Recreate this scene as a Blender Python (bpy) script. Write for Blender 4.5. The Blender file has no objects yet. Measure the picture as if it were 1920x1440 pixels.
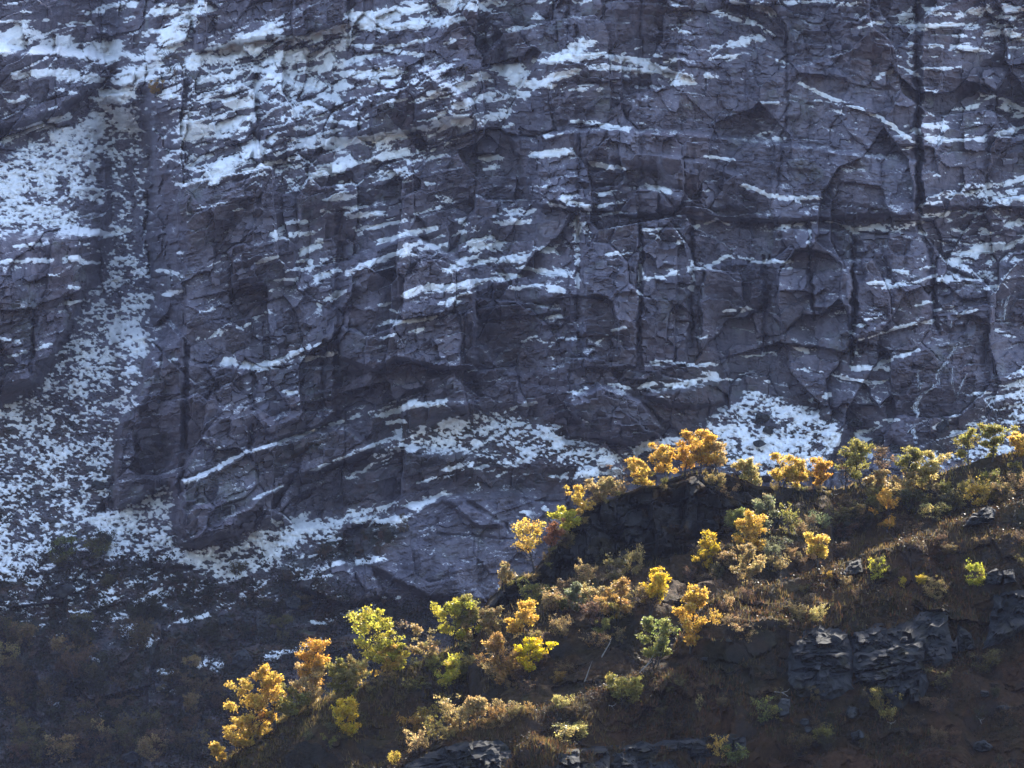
import bpy, math, random
import numpy as np

# ------------------------------------------------------------------ camera, sky, sun, exposure
S = bpy.context.scene
COL = S.collection
FPX = 960 / math.tan(math.radians(12.0))          # focal length in pixels of the 1920 wide photograph
PITCH = math.radians(8.0)
cam = bpy.data.cameras.new('camera'); cam_o = bpy.data.objects.new('camera', cam); COL.objects.link(cam_o)
cam.angle = math.radians(24.0); cam.sensor_fit = 'HORIZONTAL'; cam.clip_start = 0.5; cam.clip_end = 3000
cam_o.location = (0, 0, 0); cam_o.rotation_euler = (math.pi / 2 + PITCH, 0, 0)
S.camera = cam_o

SUN_EL, SUN_AZ = math.radians(42), math.radians(25)    # azimuth measured from +Y (behind the cliff) towards +X
w = bpy.data.worlds.new('World'); S.world = w; w.use_nodes = True
nt = w.node_tree; bg = nt.nodes['Background']
sky = nt.nodes.new('ShaderNodeTexSky'); sky.sky_type = 'NISHITA'; sky.sun_disc = False
sky.sun_elevation = SUN_EL; sky.sun_rotation = SUN_AZ
sky.altitude = 600; sky.air_density = 1.0; sky.dust_density = 4.0; sky.ozone_density = 1.6
nt.links.new(sky.outputs[0], bg.inputs[0]); bg.inputs[1].default_value = 0.15
sl = bpy.data.lights.new('sun', 'SUN'); sl.energy = 4.5; sl.angle = math.radians(0.5); sl.color = (1.0, 0.93, 0.82)
so = bpy.data.objects.new('sun', sl); COL.objects.link(so)
so.location = (60, 150, 200)
so.rotation_euler = (math.pi / 2 - SUN_EL, 0, math.pi - SUN_AZ)
S.view_settings.view_transform = 'Standard'; S.view_settings.look = 'None'
S.view_settings.gamma = 1.0; S.view_settings.use_curve_mapping = False
S.view_settings.exposure = 2.15
S.render.engine = 'CYCLES'
S.cycles.use_denoising = True
S.cycles.max_bounces = 4; S.cycles.diffuse_bounces = 2; S.cycles.transmission_bounces = 3
S.cycles.volume_bounces = 0; S.cycles.transparent_max_bounces = 8

# ------------------------------------------------------------------ numeric helpers
def P(u, v, Y):
    """point at depth Y seen at photograph pixel (u, v)"""
    u = np.asarray(u, float); v = np.asarray(v, float); Y = np.asarray(Y, float)
    b = (720 - v) / FPX
    t = Y / (math.cos(PITCH) - math.sin(PITCH) * b)
    return np.stack([(u - 960) / FPX * t, Y + 0 * t, (math.sin(PITCH) + math.cos(PITCH) * b) * t], -1)
def pix(p):
    p = np.asarray(p, float)
    y = p[..., 1] * math.cos(PITCH) + p[..., 2] * math.sin(PITCH)
    z = -p[..., 1] * math.sin(PITCH) + p[..., 2] * math.cos(PITCH)
    return 960 + FPX * p[..., 0] / y, 720 - FPX * z / y
def hsh(i, j, s=0):
    n = (i.astype(np.int64) * 374761393 + j.astype(np.int64) * 668265263 + s * 974634777) & 0xffffffff
    n = ((n ^ (n >> 13)) * 1274126177) & 0xffffffff
    n = ((n ^ (n >> 16)) * 2246822519) & 0xffffffff
    return ((n ^ (n >> 15)) & 0xffffff) / float(0x1000000)
def vnoise(x, y, s=0):
    xi = np.floor(x); yi = np.floor(y); fx = x - xi; fy = y - yi
    fx = fx * fx * fx * (fx * (fx * 6 - 15) + 10); fy = fy * fy * fy * (fy * (fy * 6 - 15) + 10)
    xi = xi.astype(np.int64); yi = yi.astype(np.int64)
    a = hsh(xi, yi, s); b = hsh(xi + 1, yi, s); c = hsh(xi, yi + 1, s); d = hsh(xi + 1, yi + 1, s)
    return (a + (b - a) * fx) * (1 - fy) + (c + (d - c) * fx) * fy
def fbm(x, y, o=4, s=0, g=0.5):
    r = 0; a = 1; t = 0
    for k in range(o):
        r = r + a * vnoise(x * 2 ** k + 17.3 * k, y * 2 ** k - 9.1 * k, s + k); t += a; a *= g
    return r / t
def ridged(x, y, o=4, s=0):
    r = 0; a = 1; t = 0
    for k in range(o):
        r = r + a * (1 - np.abs(2 * vnoise(x * 2 ** k + 5.1 * k, y * 2 ** k + 3.7 * k, s + k) - 1)); t += a; a *= 0.5
    return r / t
def facets(x, y, s=0, tilt=1.0):
    """jointed blocks: every cell a tilted plate with its own offset"""
    xi = np.floor(x).astype(np.int64); yi = np.floor(y).astype(np.int64)
    best = np.full(x.shape, 1e9); out = np.zeros(x.shape); sec = np.full(x.shape, 1e9)
    for dx in (-1, 0, 1):
        for dy in (-1, 0, 1):
            cx = xi + dx; cy = yi + dy
            px = cx + 0.12 + 0.76 * hsh(cx, cy, s); py = cy + 0.12 + 0.76 * hsh(cx, cy, s + 1)
            ex = x - px; ey = y - py
            d = np.maximum(np.abs(ex), np.abs(ey)) * 0.75 + 0.25 * np.hypot(ex, ey)
            val = hsh(cx, cy, s + 2) - 0.5 + tilt * ((hsh(cx, cy, s + 3) - 0.5) * ex + (hsh(cx, cy, s + 4) - 0.42) * 1.7 * ey)
            m = d < best
            sec = np.where(m, best, np.minimum(sec, d)); best = np.where(m, d, best); out = np.where(m, val, out)
    return out, sec - best
def sst(a, b, x):
    t = np.clip((x - a) / (b - a), 0, 1); return t * t * (3 - 2 * t)
def box_blur(f, r):
    r = int(r)
    if r < 1: return f
    for ax in (0, 1):
        g = np.moveaxis(f, ax, 0)
        p = np.concatenate([np.repeat(g[:1], r, 0), g, np.repeat(g[-1:], r, 0)])
        c = np.cumsum(np.concatenate([np.zeros_like(p[:1]), p]), 0)
        f = np.moveaxis((c[2 * r + 1:] - c[:-2 * r - 1]) / (2 * r + 1), 0, ax)
    return f
# coarse maps of the mountainside, 2 photograph pixels per cell
RU0, RV0, RST = -300, -420, 2.0
RU = np.arange(RU0, 2260, RST); RV = np.arange(RV0, 1560, RST)
RUU, RVV = np.meshgrid(RU, RV)
def poly_mask(pts, blur=0):
    x = RUU; y = RVV; ins = np.zeros(x.shape, bool)
    j = len(pts) - 1
    for i in range(len(pts)):
        xi, yi = pts[i]; xj, yj = pts[j]
        if yi != yj:
            ins ^= ((yi > y) != (yj > y)) & (x < (xj - xi) * (y - yi) / (yj - yi) + xi)
        j = i
    f = ins.astype(float)
    return box_blur(box_blur(f, blur / RST / 2), blur / RST / 2) if blur else f
def stroke(acc, pts, wd, amt, soft=1.0, mode='max'):
    pts = np.array(pts, float)
    if len(pts) == 1: pts = np.vstack([pts, pts + [1, 0]])
    m = wd * 2.2 + 6
    i0 = max(0, int((pts[:, 1].min() - m - RV0) / RST)); i1 = min(len(RV), int((pts[:, 1].max() + m - RV0) / RST) + 1)
    j0 = max(0, int((pts[:, 0].min() - m - RU0) / RST)); j1 = min(len(RU), int((pts[:, 0].max() + m - RU0) / RST) + 1)
    if i1 <= i0 or j1 <= j0: return
    x = RUU[i0:i1, j0:j1]; y = RVV[i0:i1, j0:j1]; d = np.full(x.shape, 1e9)
    for a, b in zip(pts[:-1], pts[1:]):
        ab = b - a; t = np.clip(((x - a[0]) * ab[0] + (y - a[1]) * ab[1]) / max(1e-6, ab @ ab), 0, 1)
        d = np.minimum(d, np.hypot(x - a[0] - t * ab[0], y - a[1] - t * ab[1]))
    f = amt * np.maximum(np.clip(1.35 - d / (wd * soft), 0, 1), 0.15 * np.clip(2.2 - d / (wd * soft), 0, 1) if soft > .5 else 0)
    acc[i0:i1, j0:j1] = np.maximum(acc[i0:i1, j0:j1], f) if mode == 'max' else acc[i0:i1, j0:j1] + f
def rsample(f, u, v):
    x = np.clip((u - RU0) / RST, 0, len(RU) - 1.001); y = np.clip((v - RV0) / RST, 0, len(RV) - 1.001)
    xi = x.astype(int); yi = y.astype(int); fx = x - xi; fy = y - yi
    return (f[yi, xi] * (1 - fx) + f[yi, xi + 1] * fx) * (1 - fy) + (f[yi + 1, xi] * (1 - fx) + f[yi + 1, xi + 1] * fx) * fy

# ------------------------------------------------------------------ mesh + object helpers
def mesh_np(name, V, F, attrs=None, smooth=False):
    me = bpy.data.meshes.new(name)
    V = np.ascontiguousarray(V, np.float32); F = np.ascontiguousarray(F, np.int32)
    n, k = F.shape
    me.vertices.add(len(V)); me.vertices.foreach_set('co', V.ravel())
    me.loops.add(n * k); me.loops.foreach_set('vertex_index', F.ravel())
    me.polygons.add(n)
    me.polygons.foreach_set('loop_start', np.arange(0, n * k, k, dtype=np.int32))
    if smooth: me.polygons.foreach_set('use_smooth', np.ones(n, bool))
    for a, val in (attrs or {}).items():
        val = np.ascontiguousarray(val, np.float32)
        if val.ndim == 1:
            at = me.attributes.new(a, 'FLOAT', 'POINT'); at.data.foreach_set('value', val)
        else:
            at = me.attributes.new(a, 'FLOAT_VECTOR', 'POINT'); at.data.foreach_set('vector', val.ravel())
    me.update(calc_edges=True)
    if not smooth: me.polygons.foreach_set('use_smooth', np.zeros(n, bool))
    return me
def obj(name, me, mat, parent=None, kind=None, label=None, cat=None, group=None, loc=None):
    o = bpy.data.objects.new(name, me); COL.objects.link(o)
    if me is not None and mat is not None and not me.materials: me.materials.append(mat)
    if parent is not None: o.parent = parent
    if loc is not None: o.location = loc
    tag(o, label, cat, group, kind)
    return o
def tag(o, label=None, cat=None, group=None, kind=None):
    if label: o['label'] = label
    if cat: o['category'] = cat
    if group: o['group'] = group
    if kind: o['kind'] = kind
def grid_faces(nr, nc):
    i = np.arange(nr * nc).reshape(nr, nc)
    return np.stack([i[:-1, :-1], i[1:, :-1], i[1:, 1:], i[:-1, 1:]], -1).reshape(-1, 4)
def grid_normals(G):
    du = np.gradient(G, axis=1); dv = np.gradient(G, axis=0)
    n = np.cross(dv, du); n /= np.linalg.norm(n, axis=-1, keepdims=True) + 1e-12
    n[n[..., 1] > 0.95] *= -1
    return n

# ------------------------------------------------------------------ materials
def mat_new(name):
    m = bpy.data.materials.new(name); m.use_nodes = True
    t = m.node_tree; bs = t.nodes['Principled BSDF']
    return m, t, bs
def N(t, typ, **k):
    n = t.nodes.new(typ)
    for a, b in k.items(): setattr(n, a, b)
    return n
def noise_node(t, vec, scale, detail=6, rough=0.6, dist=0.0):
    n = N(t, 'ShaderNodeTexNoise'); n.inputs['Scale'].default_value = scale; n.inputs['Detail'].default_value = detail
    n.inputs['Roughness'].default_value = rough; n.inputs['Distortion'].default_value = dist
    if vec is not None: t.links.new(vec, n.inputs['Vector'])
    return n.outputs['Fac']
def ramp(t, fac, stops):
    r = N(t, 'ShaderNodeValToRGB'); e = r.color_ramp.elements
    while len(e) > 1: e.remove(e[-1])
    e[0].position = stops[0][0]; e[0].color = (*stops[0][1], 1)
    for p, c in stops[1:]:
        q = e.new(p); q.color = (*c, 1)
    t.links.new(fac, r.inputs[0]); return r.outputs[0]
def mix(t, fac, a, b, mode='MIX'):
    n = N(t, 'ShaderNodeMix', data_type='RGBA', blend_type=mode)
    for sck, val in ((n.inputs[0], fac), (n.inputs[6], a), (n.inputs[7], b)):
        if isinstance(val, (int, float)): sck.default_value = val
        elif isinstance(val, tuple): sck.default_value = (*val, 1)
        else: t.links.new(val, sck)
    return n.outputs[2]
def attr(t, name):
    a = N(t, 'ShaderNodeAttribute'); a.attribute_name = name; return a
def stretch(t, vec, sx, sy, sz):
    m = N(t, 'ShaderNodeMapping'); m.inputs['Scale'].default_value = (sx, sy, sz); t.links.new(vec, m.inputs[0]); return m.outputs[0]
def bump(t, bs, h, dist, strength=0.8):
    b = N(t, 'ShaderNodeBump'); b.inputs['Distance'].default_value = dist; b.inputs['Strength'].default_value = strength
    t.links.new(h, b.inputs['Height']); t.links.new(b.outputs[0], bs.inputs['Normal'])

def make_cliff_mat():
    m, t, bs = mat_new('cliff_rock')
    pos = N(t, 'ShaderNodeNewGeometry').outputs['Position']
    a = noise_node(t, pos, 0.10, 8, 0.62, 0.4)
    base = ramp(t, a, [(0.28, (0.082, 0.076, 0.094)), (0.46, (0.135, 0.124, 0.150)), (0.60, (0.166, 0.149, 0.174)), (0.74, (0.222, 0.207, 0.234))])
    rust = noise_node(t, stretch(t, pos, 1, 1, 0.5), 0.07, 6, 0.6, 0.8)
    rf = ramp(t, rust, [(0.52, (0, 0, 0)), (0.74, (.7, .7, .7))])
    c = mix(t, rf, base, (0.150, 0.112, 0.122))
    lich = noise_node(t, pos, 0.16, 5, 0.6, 0.2)
    lf = ramp(t, lich, [(0.57, (0, 0, 0)), (0.72, (0.8, 0.8, 0.8))])
    c = mix(t, lf, c, (0.165, 0.172, 0.162))
    streak = noise_node(t, stretch(t, pos, 1.0, 1.0, 0.07), 0.55, 6, 0.65, 0.3)
    sf = ramp(t, streak, [(0.34, (0.62, 0.62, 0.65)), (0.50, (1, 1, 1)), (0.75, (1.1, 1.1, 1.1))])
    c = mix(t, 1.0, c, sf, 'MULTIPLY')
    fine = noise_node(t, stretch(t, pos, 0.7, 1, 1.6), 1.6, 6, 0.75)
    ff = ramp(t, fine, [(0.30, (0.74, 0.74, 0.75)), (0.52, (1, 1, 1)), (0.72, (1.2, 1.2, 1.2))])
    c = mix(t, 1.0, c, ff, 'MULTIPLY')
    # heath growing on the ledges and the lower slopes
    vn = noise_node(t, pos, 0.35, 7, 0.65, 0.5)
    vc = ramp(t, vn, [(0.32, (0.020, 0.022, 0.018)), (0.46, (0.034, 0.034, 0.024)), (0.58, (0.066, 0.038, 0.024)), (0.70, (0.05, 0.054, 0.03))])
    c = mix(t, attr(t, 'veg').outputs['Fac'], c, vc)
    dn = noise_node(t, stretch(t, pos, .75, 1, 1.6), 3.6, 6, 0.8)
    ma = N(t, 'ShaderNodeMath', operation='MULTIPLY_ADD'); t.links.new(dn, ma.inputs[0]); ma.inputs[1].default_value = 1.15; t.links.new(attr(t, 'snow').outputs['Fac'], ma.inputs[2])
    c = mix(t, ramp(t, ma.outputs[0], [(0.56, (0, 0, 0)), (0.66, (1, 1, 1))]), c, (0.82, 0.82, 0.82))
    t.links.new(c, bs.inputs['Base Color']); bs.inputs['Roughness'].default_value = 0.8
    bs.inputs['Specular IOR Level'].default_value = 0.15
    bump(t, bs, noise_node(t, stretch(t, pos, .6, 1, 1.5), 1.6, 6, 0.6), 0.22, 0.7)
    return m
def make_snow_mat():
    m, t, bs = mat_new('snow')
    pos = N(t, 'ShaderNodeNewGeometry').outputs['Position']
    c = ramp(t, noise_node(t, pos, 1.1, 6, 0.7), [(0.3, (0.70, 0.70, 0.71)), (0.55, (0.86, 0.86, 0.86))])
    t.links.new(c, bs.inputs['Base Color']); bs.inputs['Roughness'].default_value = 0.7
    return m
def make_heath_mat():
    m, t, bs = mat_new('heath')
    pos = N(t, 'ShaderNodeNewGeometry').outputs['Position']
    n1 = noise_node(t, pos, 0.14, 6, 0.62, 0.6)
    c = ramp(t, n1, [(0.30, (0.009, 0.009, 0.006)), (0.43, (0.022, 0.018, 0.009)), (0.55, (0.048, 0.028, 0.014)), (0.68, (0.034, 0.031, 0.013))])
    rust = attr(t, 'rust').outputs['Fac']
    c = mix(t, rust, c, (0.048, 0.025, 0.014))
    n2 = noise_node(t, pos, 2.6, 5, 0.7)
    c = mix(t, 1.0, c, ramp(t, n2, [(0.32, (0.45, 0.45, 0.45)), (0.66, (1.5, 1.5, 1.45))]), 'MULTIPLY')
    rk = noise_node(t, stretch(t, pos, 1, 1, 0.5), 0.8, 8, 0.68, 0.3)
    rc = ramp(t, rk, [(0.30, (0.013, 0.012, 0.012)), (0.5, (0.028, 0.027, 0.026)), (0.66, (0.048, 0.046, 0.045)), (0.76, (0.08, 0.08, 0.08))])
    c = mix(t, attr(t, 'rock').outputs['Fac'], c, rc)
    t.links.new(c, bs.inputs['Base Color']); bs.inputs['Roughness'].default_value = 0.85
    bs.inputs['Specular IOR Level'].default_value = 0.06
    bump(t, bs, noise_node(t, stretch(t, pos, .7, 1, 1.4), 2.4, 8, 0.72), 0.30, 0.9)
    return m
def make_rock_mat(name, k=1.0):
    m, t, bs = mat_new(name)
    pos = N(t, 'ShaderNodeNewGeometry').outputs['Position']
    a = noise_node(t, pos, 0.9, 8, 0.66, 0.4)
    c = ramp(t, a, [(0.30, (0.022 * k, 0.024 * k, 0.026 * k)), (0.48, (0.050 * k, 0.052 * k, 0.055 * k)), (0.62, (0.078 * k, 0.079 * k, 0.080 * k)), (0.74, (0.15 * k, 0.15 * k, 0.148 * k))])
    moss = noise_node(t, pos, 0.6, 4, 0.6)
    c = mix(t, ramp(t, moss, [(0.55, (0, 0, 0)), (0.68, (0.7, 0.7, 0.7))]), c, (0.032, 0.028, 0.014))
    t.links.new(c, bs.inputs['Base Color']); bs.inputs['Roughness'].default_value = 0.85; bs.inputs['Specular IOR Level'].default_value = 0.08
    bump(t, bs, noise_node(t, pos, 6, 8, 0.7), 0.06, 0.8)
    return m
def make_leaf_mat():
    m, t, bs = mat_new('leaves')
    oi = N(t, 'ShaderNodeObjectInfo'); va = attr(t, 'var')
    c = mix(t, 1.0, oi.outputs['Color'], va.outputs['Vector'], 'MULTIPLY')
    t.links.new(c, bs.inputs['Base Color']); bs.inputs['Roughness'].default_value = 0.5
    bs.inputs['Specular IOR Level'].default_value = 0.35
    tr = N(t, 'ShaderNodeBsdfTranslucent'); t.links.new(c, tr.inputs[0])
    mx = N(t, 'ShaderNodeMixShader'); mx.inputs[0].default_value = 0.6
    t.links.new(bs.outputs[0], mx.inputs[1]); t.links.new(tr.outputs[0], mx.inputs[2])
    t.links.new(mx.outputs[0], t.nodes['Material Output'].inputs[0])
    return m
def make_bark_mat():
    m, t, bs = mat_new('bark')
    pos = N(t, 'ShaderNodeNewGeometry').outputs['Position']
    c = ramp(t, noise_node(t, stretch(t, pos, 1, 1, 0.4), 5, 5, 0.7), [(0.35, (0.010, 0.008, 0.007)), (0.6, (0.026, 0.022, 0.020)), (0.78, (0.12, 0.115, 0.11))])
    t.links.new(c, bs.inputs['Base Color']); bs.inputs['Roughness'].default_value = 0.85
    return m
def make_water_mat():
    m, t, bs = mat_new('falling_water')
    pos = N(t, 'ShaderNodeNewGeometry').outputs['Position']
    c = ramp(t, noise_node(t, stretch(t, pos, 1, 1, 0.25), 2.2, 5, 0.7), [(0.35, (0.40, 0.43, 0.47)), (0.66, (0.72, 0.75, 0.78))])
    t.links.new(c, bs.inputs['Base Color']); bs.inputs['Roughness'].default_value = 0.4
    tr = N(t, 'ShaderNodeBsdfTransparent'); mx = N(t, 'ShaderNodeMixShader')
    t.links.new(ramp(t, noise_node(t, stretch(t, pos, 1, 1, .3), 3.0, 5, .7), [(.40, (0, 0, 0)), (.62, (.9, .9, .9))]), mx.inputs[0])
    t.links.new(tr.outputs[0], mx.inputs[1]); t.links.new(bs.outputs[0], mx.inputs[2]); t.links.new(mx.outputs[0], t.nodes['Material Output'].inputs[0])
    return m
M_CLIFF = make_cliff_mat(); M_SNOW = make_snow_mat(); M_HEATH = make_heath_mat(); M_ROCK = make_rock_mat('outcrop_rock', .42)
M_BOULDER = make_rock_mat('boulder_rock', .7); M_LEAF = make_leaf_mat(); M_BARK = make_bark_mat(); M_WATER = make_water_mat()

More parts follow.
